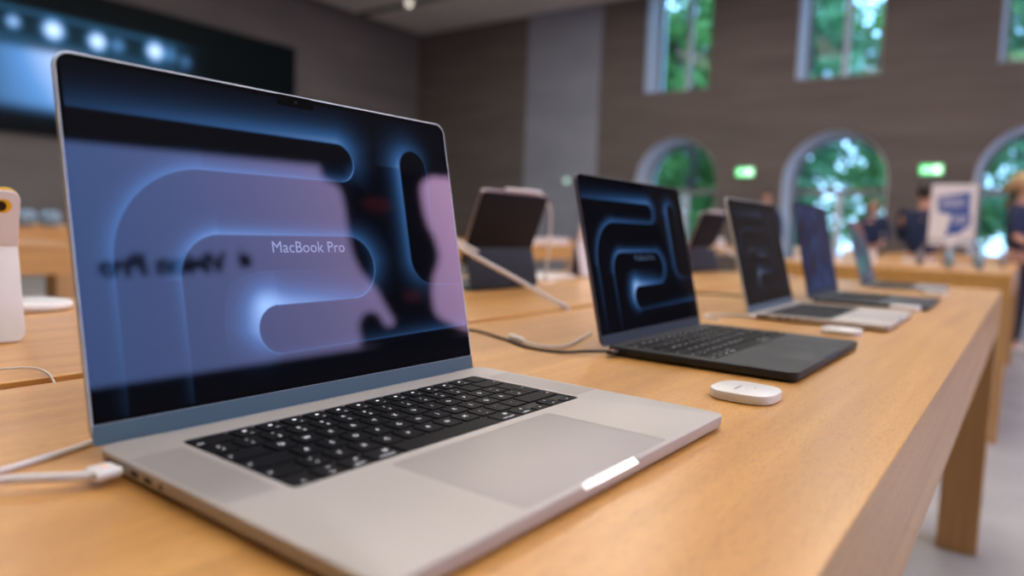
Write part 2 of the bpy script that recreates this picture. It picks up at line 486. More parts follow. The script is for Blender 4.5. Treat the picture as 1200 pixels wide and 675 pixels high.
# ------------------------------------------------------------------ tables
def make_table(x0, x1, y0, y1, label, group=None):
    """long oak table: two top halves with a cable slot between, four square flush legs"""
    cx, cy = (x0 + x1) / 2, (y0 + y1) / 2
    t = empty('display_table', (cx, cy, 0), 0, label, 'table', group)
    w, d, g, th, lw = (x1 - x0) / 2, (y1 - y0) / 2, .0125, .130, .115
    for (a, b) in ((-w, -g), (g, w)):
        obj('tabletop', B(a, b, -d, d, TT - th, TT, bevel=.0012), M['wood'], t)
    obj('cable_tray', B(-.06, .06, -d + .15, d - .15, TT - th - .03, TT - th - .001), M['wood_dark'], t)
    obj('slot_shade', B(-g + .0004, g - .0004, -d + .002, d - .002, TT - .10, TT - .045), M['wood_dark'], t)  # dark strip added inside the open slot to stand for its shade
    for sx in (-1, 1):
        for sy in (-1, 1):
            xa, xb = sorted((sx * w, sx * (w - lw))); ya, yb = sorted((sy * d, sy * (d - lw)))
            obj('leg', B(xa, xb, ya, yb, 0, TT - th), M['wood_leg'], t)
    return t
TXL, TXR = -1.324, -.0652
make_table(TXL, TXR, -.24, 2.825, 'long oak table in front carrying the row of five laptops')
make_table(TXL, TXR, 4.33, 7.38, 'oak table beyond the front table, carrying the blue and white poster', 'oak tables farther back')
make_table(TXL, TXR, 8.60, 11.4, 'oak table third in line behind the poster table, by the arched doors', 'oak tables farther back')
make_table(-4.65, -3.39, -1.62, 1.435, 'oak table across the aisle, left of the large silver laptop', 'oak tables farther back')
make_table(-4.65, -3.39, 2.96, 6.02, 'oak table across the aisle, seen behind the first propped tablet', 'oak tables farther back')
make_table(-4.65, -3.39, 7.54, 10.6, 'oak table across the aisle, seen behind the second propped tablet', 'oak tables farther back')
make_table(-7.98, -6.72, .2, 3.25, 'oak table two aisles away, holding the pale blue speakers', 'oak tables farther back')
make_table(-7.98, -6.72, 4.7, 7.75, 'oak table two aisles away, hidden behind the large laptop', 'oak tables farther back')

# ------------------------------------------------------------------ laptops
def seg(p, q, step=1.0):
    p, q = np.array(p, float), np.array(q, float); n = max(2, int(np.linalg.norm(q - p) / step))
    return [tuple(p + (q - p) * i / n) for i in range(n)]
def arcp(c, r, a0, a1, step=1.0):
    n = max(4, int(abs(math.radians(a1 - a0)) * r / step))
    return [(c[0] + r * math.cos(math.radians(a0 + (a1 - a0) * i / n)), c[1] + r * math.sin(math.radians(a0 + (a1 - a0) * i / n))) for i in range(n)]

class Stroke:
    def __init__(s): s.p = []; s.a = []
    def add(s, pts, IL=(0, 0), wL=8, IR=(0, 0), wR=8, E=(0, 0)):
        n = len(pts)
        for i, p in enumerate(pts):
            t = i / max(n - 1, 1); s.p.append(p)
            w = lambda v: v[0] + (v[1] - v[0]) * t if isinstance(v, tuple) else v
            s.a.append((w(IL), w(wL), w(IR), w(wR), w(E)))
    def value(s, X, Y, ws=1.):
        P = np.array(s.p); A = np.array(s.a)
        T = np.gradient(P, axis=0); T /= np.linalg.norm(T, axis=1, keepdims=True) + 1e-9
        out = np.zeros(len(X))
        for c in range(0, len(X), 20000):
            x = X[c:c + 20000, None] - P[None, :, 0]; y = Y[c:c + 20000, None] - P[None, :, 1]
            d2 = x * x + y * y; k = d2.argmin(1); d = np.sqrt(d2[np.arange(len(k)), k])
            side = T[k, 0] * y[np.arange(len(k)), k] - T[k, 1] * x[np.arange(len(k)), k]
            a = A[k]
            L = a[:, 0] * np.exp(-(d / a[:, 1] / ws) ** 1.35); Rr = a[:, 2] * np.exp(-(d / a[:, 3] / ws) ** 1.35)
            edge = 1.7 * a[:, 4] * np.exp(-(d / .8) ** 2)
            sm = 1 / (1 + np.exp(-np.clip(side / .45, -40, 40)))
            out[c:c + 20000] = L * sm + Rr * (1 - sm) + edge
        return out

def wallpaper(X, Y, ws=.88):
    """glowing ribbon picture of the display; X, Y in mm on the lid of the large laptop"""
    s1 = Stroke()
    s1.add(seg((-176, 210.5), (36.5, 210.5)), (.34, .95), 15, (0, 0), 5, (0, .05))
    s1.add(arcp((36.5, 194.3), 16.2, 90, 20), (.95, .55), (15, 18), (0, .05), 5, (.05, .22))
    s1.add(arcp((36.5, 194.3), 16.2, 20, -45), (.55, .20), 15, (.05, .5), 8, (.25, .4))
    s1.add(arcp((36.5, 194.3), 16.2, -45, -90), (.20, .0), 8, (.5, .55), 7, (.4, .25))
    s1.add(seg((36.5, 178), (-86, 178)), (.0, .0), 5, (.50, .75), 7.5, (.2, .2))
    s1.add(arcp((-86, 111), 67, 90, 180), (0, 0), 5, (.75, .55), 9, (.2, .15))
    s1.add(seg((-153.1, 111), (-153.1, 14)), (.06, .0), 7, (.45, .12), 5.5, (.12, 0))
    s2 = Stroke()
    s2.add(seg((-110.2, 14), (-110.2, 100)), (.12, .52), 5.5, (.0, .0), 6, (0, .13))
    s2.add(arcp((-78.7, 100), 31.5, 180, 90), (.62, .95), 9, (0, 0), 5, (.15, .2))
    s2.add(seg((-78.7, 131.5), (36.5, 131.5)), (.9, .62), 8, (0, 0), 5, (.2, .2))
    s2.add(arcp((36.5, 105.2), 26.3, 90, 10), (.62, .55), (9, 15), (.0, .25), 7, (.2, .2))
    s2.add(arcp((36.5, 105.2), 26.3, 10, -90), (.55, .0), (15, 6), (.25, .6), (7, 13), (.25, .3))
    s2.add(seg((36.5, 78.9), (-37.5, 78.2)), (.0, .0), 5, (.60, 1.15), (14, 18), (.2, .3))
    s2.add(arcp((-37.5, 59.6), 18.6, 90, 180), (0, 0), 5, (1.15, 1.0), 20, (.2, .3))
    s2.add(arcp((-37.5, 59.6), 18.6, 180, 270), (.05, .12), 5, (1.0, .10), (19, 6), (.3, .25))
    s2.add(seg((-37.5, 41), (177, 44.6)), (.14, .42), (6, 9), (.05, .0), 5, (.18, .22))
    s3 = Stroke()
    s3.add(seg((178, 85.3), (133, 86.5)), (.10, .12), 9, (.0, .0), 5, (.10, .2))
    s3.add(arcp((133.5, 112), 25.4, 270, 180), (.12, .62), 13, (.0, .0), 5, (.2, .1))
    s3.add(seg((108.1, 112), (108.1, 196.5)), (.62, .85), 12.5, (.0, .0), 6, (.08, .0))
    s3.add(arcp((125.3, 196.5), 17.2, 180, 90), (.95, .45), (17, 15), (.0, .0), 5, (.0, .08))
    s3.add(arcp((125.3, 196.5), 17.2, 90, 0), (.45, .12), (14, 8), (.0, .05), 4, (.08, .18))
    s3.add(seg((142.5, 196.5), (140, 100)), (.12, .02), 7, (.05, .0), 5, (.18, .0))
    I = np.maximum.reduce([q_.value(X, Y, ws) for q_ in (s1, s2, s3)])
    I += .55 * np.exp(-(((X + 50) ** 2 + (Y - 80) ** 2) / 13 ** 2) ** .8) * (np.hypot(X + 37.5, Y - 59.6) > 18.4) * ((Y > 78.3) | (X < -37))
    # the top edge band dies out before the notch edge
    I = np.clip(I, 0, 1.6)
    c = np.zeros((len(X), 3))
    for k, (a, b, h) in enumerate(((.045, .010, .30), (.150, .05, .33), (.400, .14, .30))):
        c[:, k] = .80 * (a * I ** 1.3 + b * np.clip(I - .3, 0, 2) + h * np.clip(I - .62, 0, 2) ** 1.35)
    c += np.array((.0006, .0008, .0022))
    return c

def swirl(X, Y):
    """blue and dark red swirled picture of the thin dark laptop"""
    a = np.sin(X * .035 + 2.2 * np.sin(Y * .022) + 1.3 * np.sin(X * .012)); b = np.sin(Y * .04 + 2.6 * np.sin(X * .025) + .5)
    v = np.clip(.5 + .5 * a * b + .25 * np.sin(Y * .07 + a * 2), 0, 1); r = np.clip(-a * .8 + .1, 0, 1) * np.clip(b, 0, 1)
    c = np.stack([.004 + .008 * v ** 2 + .012 * r, .009 + .036 * v ** 2, .03 + .09 * v - .02 * r], 1)
    return np.clip(c, 0, 1)

def reflection_pic(X, Y):  # lavender reflection low on the screen, painted into its glow
    t = np.clip((Y - 20) / 200, 0, 1)
    return np.stack([.075 - .068 * t, .07 - .058 * t, .115 - .07 * t], 1)

def picture_grid(w, t0, t1, nx, ny, fn, z, r=6.):
    """grid mesh in lid coordinates (x across, y up the lid, z towards the viewer) in mm"""
    xs = np.linspace(-w / 2, w / 2, nx); ys = np.linspace(t0, t1, ny)
    X, Y = np.meshgrid(xs, ys); X = X.ravel(); Y = Y.ravel()
    me = bpy.data.meshes.new('display')
    V = np.stack([X * MM, np.full_like(X, 0), Y * MM], 1); V[:, 1] = -z * MM
    idx = np.arange(nx * ny).reshape(ny, nx)
    F = np.stack([idx[:-1, :-1], idx[:-1, 1:], idx[1:, 1:], idx[1:, :-1]], -1).reshape(-1, 4)
    me.vertices.add(len(V)); me.vertices.foreach_set('co', V.ravel())
    me.loops.add(F.size); me.loops.foreach_set('vertex_index', F.ravel().astype(np.int32))
    me.polygons.add(len(F)); me.polygons.foreach_set('loop_start', (np.arange(len(F)) * 4).astype(np.int32))
    me.update(calc_edges=True); me.validate()
    at = me.attributes.new('picture', 'FLOAT_COLOR', 'POINT')
    c = np.ones((len(X), 4)); c[:, :3] = fn(X, Y)
    at.data.foreach_set('color', c.astype(np.float32).ravel())
    return me

# German ISO keyboard: rows of (legend, width in units)
ROWS = [[('esc', 1.5)] + [('F%d' % i, 1) for i in range(1, 13)] + [('', 1)],
        [(c, 1) for c in '^1234567890ß´'] + [('⌫', 1.5)],
        [('⇥', 1.5)] + [(c, 1) for c in 'QWERTZUIOPÜ+'] + [('', 1)],
        [('⇪', 1.75)] + [(c, 1) for c in 'ASDFGHJKLÖÄ#'] + [('', .75)],
        [('⇧', 1.25)] + [(c, 1) for c in '<YXCVBNM,.-'] + [('⇧', 2.25)],
        [('fn', 1), ('ctrl', 1), ('option', 1), ('command', 1.25), ('', 5), ('command', 1.25), ('option', 1), ('◂', 1), ('▴', 1), ('▸', 1)]]
SUBST = {'⌫': '<', '⇥': '>', '⇪': 'o', '⇧': 'o', '◂': '<', '▴': '^', '▸': '>'}
_keycache = {}
def key_mesh(leg, w, h, big):
    k = (leg, round(w, 3), round(h, 3))
    if k in _keycache: return _keycache[k]
    g = 2.3
    bm = slab((w - g) * MM, (h - g) * MM, 1.6 * MM, -.9 * MM, .35 * MM, .28 * MM, n=4)
    z = .36 * MM
    if leg in ('command', 'option', 'ctrl', 'fn'):
        sz = 3.05 * MM
        add_text(bm, leg, sz, lambda x, y: (x, y - (h * .5 - 4.2) * MM, z), 1)
        if leg == 'command':
            for dx in (-1, 1):
                for dy in (-1, 1):
                    box(bm, (w * .2 + dx * .9 - .55) * MM, (w * .2 + dx * .9 + .55) * MM, (3 + dy * .9 - .55) * MM, (3 + dy * .9 + .55) * MM, z - .00002, z, 1)
        elif leg == 'option':
            box(bm, (w * .1 - .3) * MM, (w * .1 + 2.6) * MM, 2.4 * MM, 2.9 * MM, z - .00002, z, 1)
            box(bm, (w * .1 + 1.2) * MM, (w * .1 + 2.6) * MM, 4.1 * MM, 4.6 * MM, z - .00002, z, 1)
        elif leg == 'ctrl':
            box(bm, (w * .1) * MM, (w * .1 + 2.2) * MM, 3.3 * MM, 3.9 * MM, z - .00002, z, 1)
    elif leg[:1] == 'F' and len(leg) > 1:
        add_text(bm, leg, 2.2 * MM, lambda x, y: (x + 1.6 * MM, y - 5.6 * MM, z), 1)
        box(bm, -1.4 * MM, 1.2 * MM, .6 * MM, 2.6 * MM, z - .00002, z, 1)
    elif leg == 'esc':
        add_text(bm, leg, 3.42 * MM, lambda x, y: (x - (w * .5 - 5.2) * MM, y - 4.6 * MM, z), 1)
    elif leg in SUBST:
        sx = 0 if leg in '◂▴▸' else (-(w * .5 - 4.6) if leg in '⇥⇪' or (leg == '⇧' and w < 30) else (w * .5 - 4.6))
        add_text(bm, SUBST[leg], 4.39 * MM, lambda x, y: (x + sx * MM, y - 1.2 * MM, z), 1)
    elif leg in '1234567890ß+#<,.-^´' and leg:
        add_text(bm, leg, 4.27 * MM, lambda x, y: (x, y - 5.2 * MM, z), 1)
        up = {'1': '!', '2': '"', '3': '§', '4': '$', '5': '%', '6': '&', '7': '/', '8': '(', '9': ')', '0': '=', 'ß': '?', '+': '*', '#': "'", '<': '>', ',': ';', '.': ':', '-': '_', '^': 'o', '´': '`'}[leg]
        add_text(bm, up, 3.78 * MM, lambda x, y: (x, y + 2.0 * MM, z), 1)
    elif leg:
        add_text(bm, leg, 5.12 * MM, lambda x, y: (x, y - 1.5 * MM, z), 1)
    me = bpy.data.meshes.new('key'); bmesh.ops.recalc_face_normals(bm, faces=bm.faces); bm.to_mesh(me); bm.free()
    me.materials.append(M['key']); me.materials.append(M['legend'])
    _keycache[k] = me
    return me

def base_mesh(w, d, r, zt, well, pad, mats_n=1, scoop=31.):
    """aluminium lower case in mm: rounded underside, finger scoop at the front, holes for keyboard and trackpad"""
    bm = bmesh.new()
    def outline(ins, z, sc=0):
        pts = []
        for x, y in rrect(w - 2 * ins, d - 2 * ins, max(r - ins, 1.), 8, 0, d / 2):
            pts.append([x, y, z])
        # insert extra points along the front edge for the scoop
        i = max(range(len(pts)), key=lambda k: (pts[k][0] < 0 and pts[k][1] < ins + .01, pts[k][0] if pts[k][0] < 0 and pts[k][1] < ins + .01 else -9999))
        ext = []
        for x in (-scoop - 3, -scoop - 1.5, -scoop, -scoop * .5, 0, scoop * .5, scoop, scoop + 1.5, scoop + 3):
            k = 1 if abs(x) <= scoop + .01 else (.55 if abs(x) < scoop + 2 else 0)
            dy, dz = (3.4 * k, 0) if sc == 2 else ((0, -2.6 * k) if sc == 1 else (0, 0))
            ext.append([x, ins + dy, z + dz])
        # rear-edge recess where the hinge sits
        j = max(range(len(pts)), key=lambda k: (pts[k][1] > d - ins - .01 and pts[k][0] > 0, -pts[k][0]))
        rec = []
        hx = w * .39
        for x, dy in ((hx + 1.5, 0), (hx, -2.6), (-hx, -2.6), (-hx - 1.5, 0)):
            rec.append([x, d - ins + dy, z])
        pts = pts[:j + 1] + rec + pts[j + 1:i + len(rec) + 1 - len(rec)] + ext + pts[i + 1:]
        return [(x * MM, y * MM, z2 * MM) for x, y, z2 in pts]
    loops = [outline(7, 1.2), outline(2.6, 1.7), outline(.7, 3.2), outline(0, 5.4), outline(0, zt - .55, 1), outline(.12, zt - .15, 1), outline(.5, zt, 2)]
    rows = loft(bm, loops, cap1=False)
    outer = [bm.edges.get((rows[-1][i], rows[-1][(i + 1) % len(rows[-1])])) for i in range(len(rows[-1]))]
    es = list(outer)
    for (cx, cy, ww, dd, rr, dep) in (well, pad):
        top = [bm.verts.new((x * MM, y * MM, zt * MM)) for x, y in rrect(ww, dd, rr, 5, cx, cy)]
        bot = [bm.verts.new((x * MM, y * MM, (zt - dep) * MM)) for x, y in rrect(ww, dd, rr, 5, cx, cy)]
        n = len(top)
        for i in range(n):
            bm.faces.new((top[i], bot[i], bot[(i + 1) % n], top[(i + 1) % n]))
            es.append(bm.edges.get((top[i], top[(i + 1) % n])))
        bm.faces.new(bot)
    bmesh.ops.triangle_fill(bm, use_beauty=True, edges=es)
    bm.normal_update()
    for f in bm.faces:
        c_ = f.calc_center_median()
        if abs(c_.x) < (scoop + .3) * MM and c_.y < 4.2 * MM and c_.z > (zt - 2.9) * MM and .3 < abs(f.normal.z) < .97:
            f.material_index = 1
    return bm

def make_laptop(loc, yaw, th, kind, body, label, group):
    """loc: front-centre of the base; the user side faces +X"""
    w, d, wl, HY, LL, kf, kb, pw_, pf, pb, r, hw = {
        '16': (355.7, 250.5, 352.0, 255.6, 246.3, 110.4, 225.9, 159.7, 5.0, 101.3, 12, 139.2),
        '14': (312.6, 222.0, 311.0, 226.5, 217.0, 92.0, 207.2, 130.0, 5.0, 84.5, 12, 139.2),
        'air15': (340.0, 237.0, 338.0, 240.5, 232.0, 104.0, 219.5, 152.0, 5.0, 96.0, 11, 139.2),
        'air13': (304.0, 215.0, 303.0, 219.0, 210.0, 88.0, 203.5, 122.0, 5.0, 81.0, 11, 139.2)}[kind]
    al, pad_m, gr_m, edge_m, chin_m, pic = body
    zt = 11.6 if kind in ('16', '14') else 8.6
    t = empty('laptop', (loc[0] * MM, loc[1] * MM, TT), PI / 2 + math.radians(yaw), label, 'laptop', group)
    base = obj('base', base_mesh(w, d, r, zt, (0, (kf + kb) / 2, hw * 2, kb - kf, 3.2, 1.6), (0, (pf + pb) / 2, pw_ + .7, pb - pf + .7, 3.5, .9)), [al, M['scoop'] if al is M['silver'] else M['black_scoop']], t, 28)
    for sx in (-1, 1):
        for sy in (.12, .88):
            obj('rubber_foot', cyl(bmesh.new(), (sx * w * .40 * MM, d * sy * MM), 8 * MM, 0, 1.3 * MM, 20), M['rubber'], base)
    obj('trackpad', slab(pw_ * MM, (pb - pf) * MM, 3.3 * MM, (zt - .8) * MM, (zt - .03) * MM, .12 * MM, 0, (pf + pb) / 2 * MM), pad_m, t, 30)
    kbd = obj('keyboard', slab((2 * hw - .1) * MM, (kb - kf - .1) * MM, 3.1 * MM, (zt - 1.59) * MM, (zt - 1.35) * MM, 0, 0, (kf + kb) / 2 * MM), M['well'], t)
    U = (2 * hw - 1.0) / 14.5; H = (kb - kf - .8) / 6
    for ri, row in enumerate(ROWS):
        x = -hw + .5; yc = kb - .4 - H * (ri + .5)
        for ki, (leg, ku) in enumerate(row):
            kw, kh, ky = ku * U, H, yc
            if ri == 2 and ki == len(row) - 1:
                # tall return key spanning two rows
                bm = bmesh.new(); g = 1.15
                P = [(0, 0), (U - 2 * g, 0), (U - 2 * g, 2 * H - 2 * g), (.75 * U - 2 * g - .75 * U + .25 * U, 2 * H - 2 * g), (.25 * U, H - g), (0, H - g)]
                P = [(a_ * MM, -b_ * MM) for a_, b_ in P]
                loft(bm, [[(a_, b_, z_ * MM) for a_, b_ in P] for z_ in (-.9, .3)])
                add_text(bm, '<', 3.4 * MM, lambda xx, yy: (xx + (U - 5) * MM, yy - (H * 1.1) * MM, .31 * MM), 1)
                k_ = obj('key', bm, [M['key'], M['legend']], kbd)
                k_.location = ((x + g) * MM, (yc + H / 2 - g) * MM, (zt - .35) * MM)
                x += kw; continue
            if ri == 3 and ki == len(row) - 1:
                x += kw; continue
            if ri == 5 and leg in '◂▸' and leg:
                kh, ky = H * .5 + 1.0, yc - H * .25 + .4
            if leg == '▴':
                for dy, lg in ((H * .25 - .4, '▴'), (-H * .25 + .4, '▴')):
                    k_ = obj('key', key_mesh(lg, kw, H * .5 + 1.0, 0), None, kbd)
                    k_.location = ((x + kw / 2) * MM, (yc + dy) * MM, (zt - .35) * MM)
                x += kw; continue
            k_ = obj('key', key_mesh(leg, kw, kh, 0), None, kbd)
            k_.location = ((x + kw / 2) * MM, ky * MM, (zt - .35) * MM)
            x += kw
    if kind in ('16', '14'):
        gx0, gx1 = hw + 5, w / 2 - 3
        if gx1 - gx0 > 8:
            for sx in (-1, 1):
                obj('speaker_grille', slab((gx1 - gx0) * MM, (kb - kf - 18) * MM, 1.5 * MM, (zt - .05) * MM, (zt + .03) * MM, 0, sx * (gx0 + gx1) / 2 * MM, (kf + kb - 6) / 2 * MM), gr_m, t)
    # ports along the left side
    xs = -w / 2 - .15
    for (py, pl, ph) in ((d - 23, 17, 3.4), (d - 49, 9.2, 3.2), (d - 64, 9.2, 3.2)):
        pts = rrect(pl, ph, ph / 2 - .05, 5, py, zt * .58)
        bm = bmesh.new(); loft(bm, [[(xx * MM, a_ * MM, b_ * MM) for a_, b_ in pts] for xx in (xs, xs + .6)])
        obj('port', bm, M['port'], base)
    pts = [(d - 78 + 2 * math.cos(2 * PI * k / 16), zt * .58 + 2 * math.sin(2 * PI * k / 16)) for k in range(16)]
    bm = bmesh.new(); loft(bm, [[(xx * MM, a_ * MM, b_ * MM) for a_, b_ in pts] for xx in (xs, xs + .6)])
    obj('headphone_jack', bm, M['port'], base)
    # hinge barrel
    bm = tube([(-w * .385 * MM, (d + .6) * MM, (zt * .62) * MM), (w * .385 * MM, (d + .6) * MM, (zt * .62) * MM)], 3.2 * MM, 16)
    obj('hinge', bm, chin_m, t, 40)
    # lid (its own coordinates: x across, z up the lid, -y towards the viewer)
    A = math.radians(90 - th)      # tilt back
    zh = 8.77 if kind in ('16', '14') else 6.6
    def lid_obj(name, bm, m, parent, sm=None):
        return obj(name, bm, m, parent, sm)
    bm = bmesh.new()
    prof = [(2.2, 4.4), (.7, 4.0), (.05, 3.0), (0, 1.0), (.12, .35), (.55, 0.)]
    L = []
    for ins, y in prof:
        L.append([(x_ * MM, y * MM, z_ * MM) for x_, z_ in rrect(wl - 2 * ins, LL - 2 * ins, max(r - 1 - ins, 1), 8, 0, LL / 2)])
    loft(bm, L)
    lid = lid_obj('lid', bm, edge_m, t, 35)
    lid.location = (-1.2 * MM if kind == '16' else 0, HY * MM, zh * MM); lid.rotation_euler = (A, 0, 0)
    # black glass front
    gt0 = 13.6
    bm = bmesh.new()
    pts = [(a_, b_ if b_ > LL / 2 else gt0) for a_, b_ in rrect(wl - 3.0, LL - 1.5 - gt0, r - 2.4, 8, 0, (gt0 + LL - 1.5) / 2)]
    pts = [q for q in pts if q[1] > LL / 2] + [(-(wl - 3.0) / 2, gt0), ((wl - 3.0) / 2, gt0)]
    loft(bm, [[(a_ * MM, -y * MM, b_ * MM) for a_, b_ in pts] for y in (-.4, .06)])
    lid_obj('screen_bezel', bm, M['bezel'], lid)
    bm = bmesh.new()
    loft(bm, [[(a_ * MM, -y * MM, b_ * MM) for a_, b_ in rrect(wl - 1.6, gt0 - 1.2, .6, 3, 0, (gt0 - .6) / 2 + .6)] for y in (-.3, .10)])
    lid_obj('hinge_cover', bm, chin_m, lid)
    fn, nx, ny = pic
    aw, t0, t1 = wl - 8.4, gt0 + 2.2, LL - 4.8
    sc = 343.6 / aw
    me = picture_grid(aw, t0, t1, nx, ny, (lambda X, Y: fn(X * sc, 15.8 + (Y - t0) * (241.5 - 15.8) / (t1 - t0))), .085)
    dsp = obj('display', me, M['screen'], lid)
    # notch with camera
    bm = bmesh.new()
    pts = rrect(35.0, 9.0, 2.0, 4, 0, t1 - 2.5 + 1.6)
    loft(bm, [[(a_ * MM, -y * MM, b_ * MM) for a_, b_ in pts] for y in (.05, .10)])
    lid_obj('camera_notch', bm, M['bezel'], lid)
    bm = bmesh.new()
    loft(bm, [[(1.6 * math.cos(2 * PI * k / 16) * MM, -y * MM, (t1 - 1.2 + 1.6 * math.sin(2 * PI * k / 16)) * MM) for k in range(16)] for y in (.09, .13)])
    lid_obj('webcam', bm, mat('webcam_glass', (.02, .02, .03), .1), lid)
    if kind in ('16', '14'):
        bm = bmesh.new()
        V, F = text_mesh('MacBook Pro', 12.75 * MM)
        x0, x1 = min(v[0] for v in V), max(v[0] for v in V)
        kx = 69.2 / sc * MM / (x1 - x0)
        add_text(bm, 'MacBook Pro', 12.75 * MM, lambda x_, y_: ((x_ - (x0 + x1) / 2) * kx - 2.3 / sc * MM, -.12 * MM, (t0 + (118.0 - 15.8) * (t1 - t0) / 225.7) * MM + y_ / sc))
        lid_obj('screen_lettering', bm, M['screen_text'] if kind == '16' else M['screen_text_dim'], lid)
    return t

SIL = (M['silver'], M['silver_pad'], M['silver_grille'], M['silver_edge'], M['chin'], (wallpaper, 520, 340))
SIL14 = (M['silver'], M['silver_pad'], M['silver_grille'], M['silver_edge'], M['chin'], ((lambda X, Y: wallpaper(X, Y) * np.array((.34, .24, .20)) + .003), 150, 100))
BLK = (M['black_al'], M['black_pad'], M['black_grille'], M['black_edge'], M['chin_black'], ((lambda X, Y: wallpaper(X, Y, .72) * .9), 240, 160))
MID = (M['midnight'], M['midnight_pad'], M['black_grille'], M['midnight'], M['chin_black'], (swirl, 120, 80))
GRY = (M['grey_al'], M['grey_al'], M['black_grille'], M['grey_al'], M['chin_black'], (reflection_pic, 40, 30))
G5 = 'laptops in a row on the front table'
make_laptop((-185.1, 362.7), -1.17, 101.8, '16', SIL, 'large silver laptop nearest the camera, screen showing glowing blue ribbons', G5)
make_laptop((-181.9, 909.9), -.38, 103.4, '14', BLK, 'black laptop with glowing blue ribbon screen, second from the front', G5)
make_laptop((-177.3, 1444.0), .44, 105.0, '14', SIL14, 'silver laptop with a nearly dark screen, third from the front', G5)
make_laptop((-172.1, 1924.3), .9, 102.5, 'air15', MID, 'midnight blue laptop with a swirling blue picture, fourth from the front', G5)
make_laptop((-203.8, 2600.0), 2.0, 106.3, 'air13', GRY, 'grey laptop farthest back in the row, screen seen almost edge on', G5)

# ------------------------------------------------------------------ cables and plugs
def T(x, y, z=0): return (x * MM, y * MM, TT + z * MM)
def cable(pts, r, m, label, group=None, k=10):
    P = spline([T(*p) for p in pts], k)
    o = obj('cable', tube(P, r * MM, 8), m, None, 60)
    return tag(o, label, 'cable', group)

# charging cable of the large laptop with its magnetic plug
t = empty('charging_cable', T(-424, 184, 0), 0, 'white charging cable plugged into the left side of the large silver laptop', 'cable')
t.location = (0, 0, 0)
obj('cord', tube(spline([T(-404, 180, 7), T(-408, 168, 7), T(-430, 140, 7), T(-462, 95, 4), T(-500, 30, 2.6)], 8), 2.6 * MM, 10), M['cable_w'], t, 60)
bm = bmesh.new()
L = []
for yy, hl, hh in ((186.5, 8.2, 2.3), (186, 8.6, 2.6), (176, 8.6, 2.6), (173, 7.8, 2.4)):
    L.append([T(-406 + a_, yy, 7 + b_) for a_, b_ in rrect(2 * hl, 2 * hh, hh * .95, 5)])
loft(bm, L)
obj('plug', bm, M['white_pl'], t, 40)
obj('status_light', B(-.4072, -.4056, .1795, .1815, TT + .0096, TT + .00985), M['led'], t)
cable([(-480, 206, 2.2), (-475, 194, 2.2), (-468, 172, 2.2), (-462, 149, 2.2), (-456, 110, 2.2), (-452, 40, 2.2)], 1.9, M['cable_w'], 'white cable coming from behind the large silver laptop, left of it')
cable([(-780, 200, 1.4), (-757, 238, 3), (-735, 262, 5), (-708, 266, 4), (-697, 268, -4), (-694, 270, -14)], 1.1, M['cable_w'], 'thin white cable dropping into the table slot near the yellow tablet')
# black and white cables between the first two laptops
cable([(-680, 690, 1.9), (-640, 775, 1.9), (-560, 752, 1.9), (-500, 722, 1.9), (-450, 722, 2.2), (-420, 735, 5), (-396, 752, 6.5)], 1.8, M['cable_k'], 'black cable running to the port of the black laptop')
t = empty('security_cable', (0, 0, 0), 0, 'white cable with a cylindrical joint, lying over the black cable', 'cable')
obj('cord', tube(spline([T(-520, 746, 4), T(-498, 735, 3.5), (-.470, .727, TT + .0052), T(-468, 770, 2), T(-484, 830, 2), T(-500, 885, 2)], 10), 1.7 * MM, 8), M['cable_w'], t, 60)
obj('joint', tube([T(-553, 761, 4.2), T(-550, 760, 4.2), T(-524, 747.5, 4.2), T(-519, 745, 4.2)], [3 * MM, 4 * MM, 4 * MM, 2.4 * MM], 14), M['white_pl'], t, 40)
# plug of the black laptop
t = empty('black_plug', (0, 0, 0), 0, 'black plug in the side of the black laptop, at the cable end', 'plug')
bm = bmesh.new()
loft(bm, [[T(-392 + a_, yy, 6.7 + b_) for a_, b_ in rrect(2 * hl, 2 * hh, hh * .9, 4)] for yy, hl, hh in ((752.8, 6.5, 2.2), (745, 6.5, 2.3), (741, 4.5, 2))])
obj('plug_body', bm, M['cable_k'], t, 40)
obj('plug_band', B(-.3925, -.3915, .7455, .7515, TT + .0089, TT + .0092), M['led'], t)
# cables by the tablets
cable([(-960, 1190, 95), (-880, 1000, 128), (-790, 930, 112), (-752, 985, 78), (-738, 1050, 50), (-714, 1115, 16), (-701, 1142, 2), (-696, 1152, -14)], 3.7, M['cable_w'], 'white cable arching through the air and diving into the table slot')
cable([(-1040, 1560, 222), (-1038, 1590, 200), (-1040, 1598, 140), (-1046, 1602, 90), (-1052, 1604, 30), (-1056, 1610, 2), (-1075, 1680, 2)], 3.2, M['cable_w'], 'white cable hanging from the upper corner of the first propped tablet')
cable([(-960, 2560, 95), (-900, 2480, 110), (-830, 2480, 70), (-770, 2560, 40), (-715, 2680, 10), (-695, 2720, 1), (-694, 2735, -14)], 3.4, M['cable_w'], 'white cable arching from the second propped tablet to the table slot')
cable([(-425, 1200, 2), (-450, 1215, 2), (-470, 1260, 2), (-430, 1290, 3), (-404, 1292, 5)], 2.2, M['cable_w'], 'white cable lying beside the third laptop')
bm = bmesh.new()
loft(bm, [[T(-396 + a_, yy, 6.7 + b_) for a_, b_ in rrect(2 * hl, 2 * hh, hh * .9, 4)] for yy, hl, hh in ((1284.5, 7.5, 2.4), (1274, 7.5, 2.4), (1270, 6, 2))])
tag(obj('white_plug', bm, M['white_pl'], None, 40), 'white magnetic plug on the side of the third laptop', 'plug')
cable([(-694, 1580, 2), (-690, 1600, 2), (-640, 1700, 2), (-560, 1720, 2), (-520, 1660, 2)], 2.0, M['cable_k'], 'dark cable curling on the table behind the third laptop')

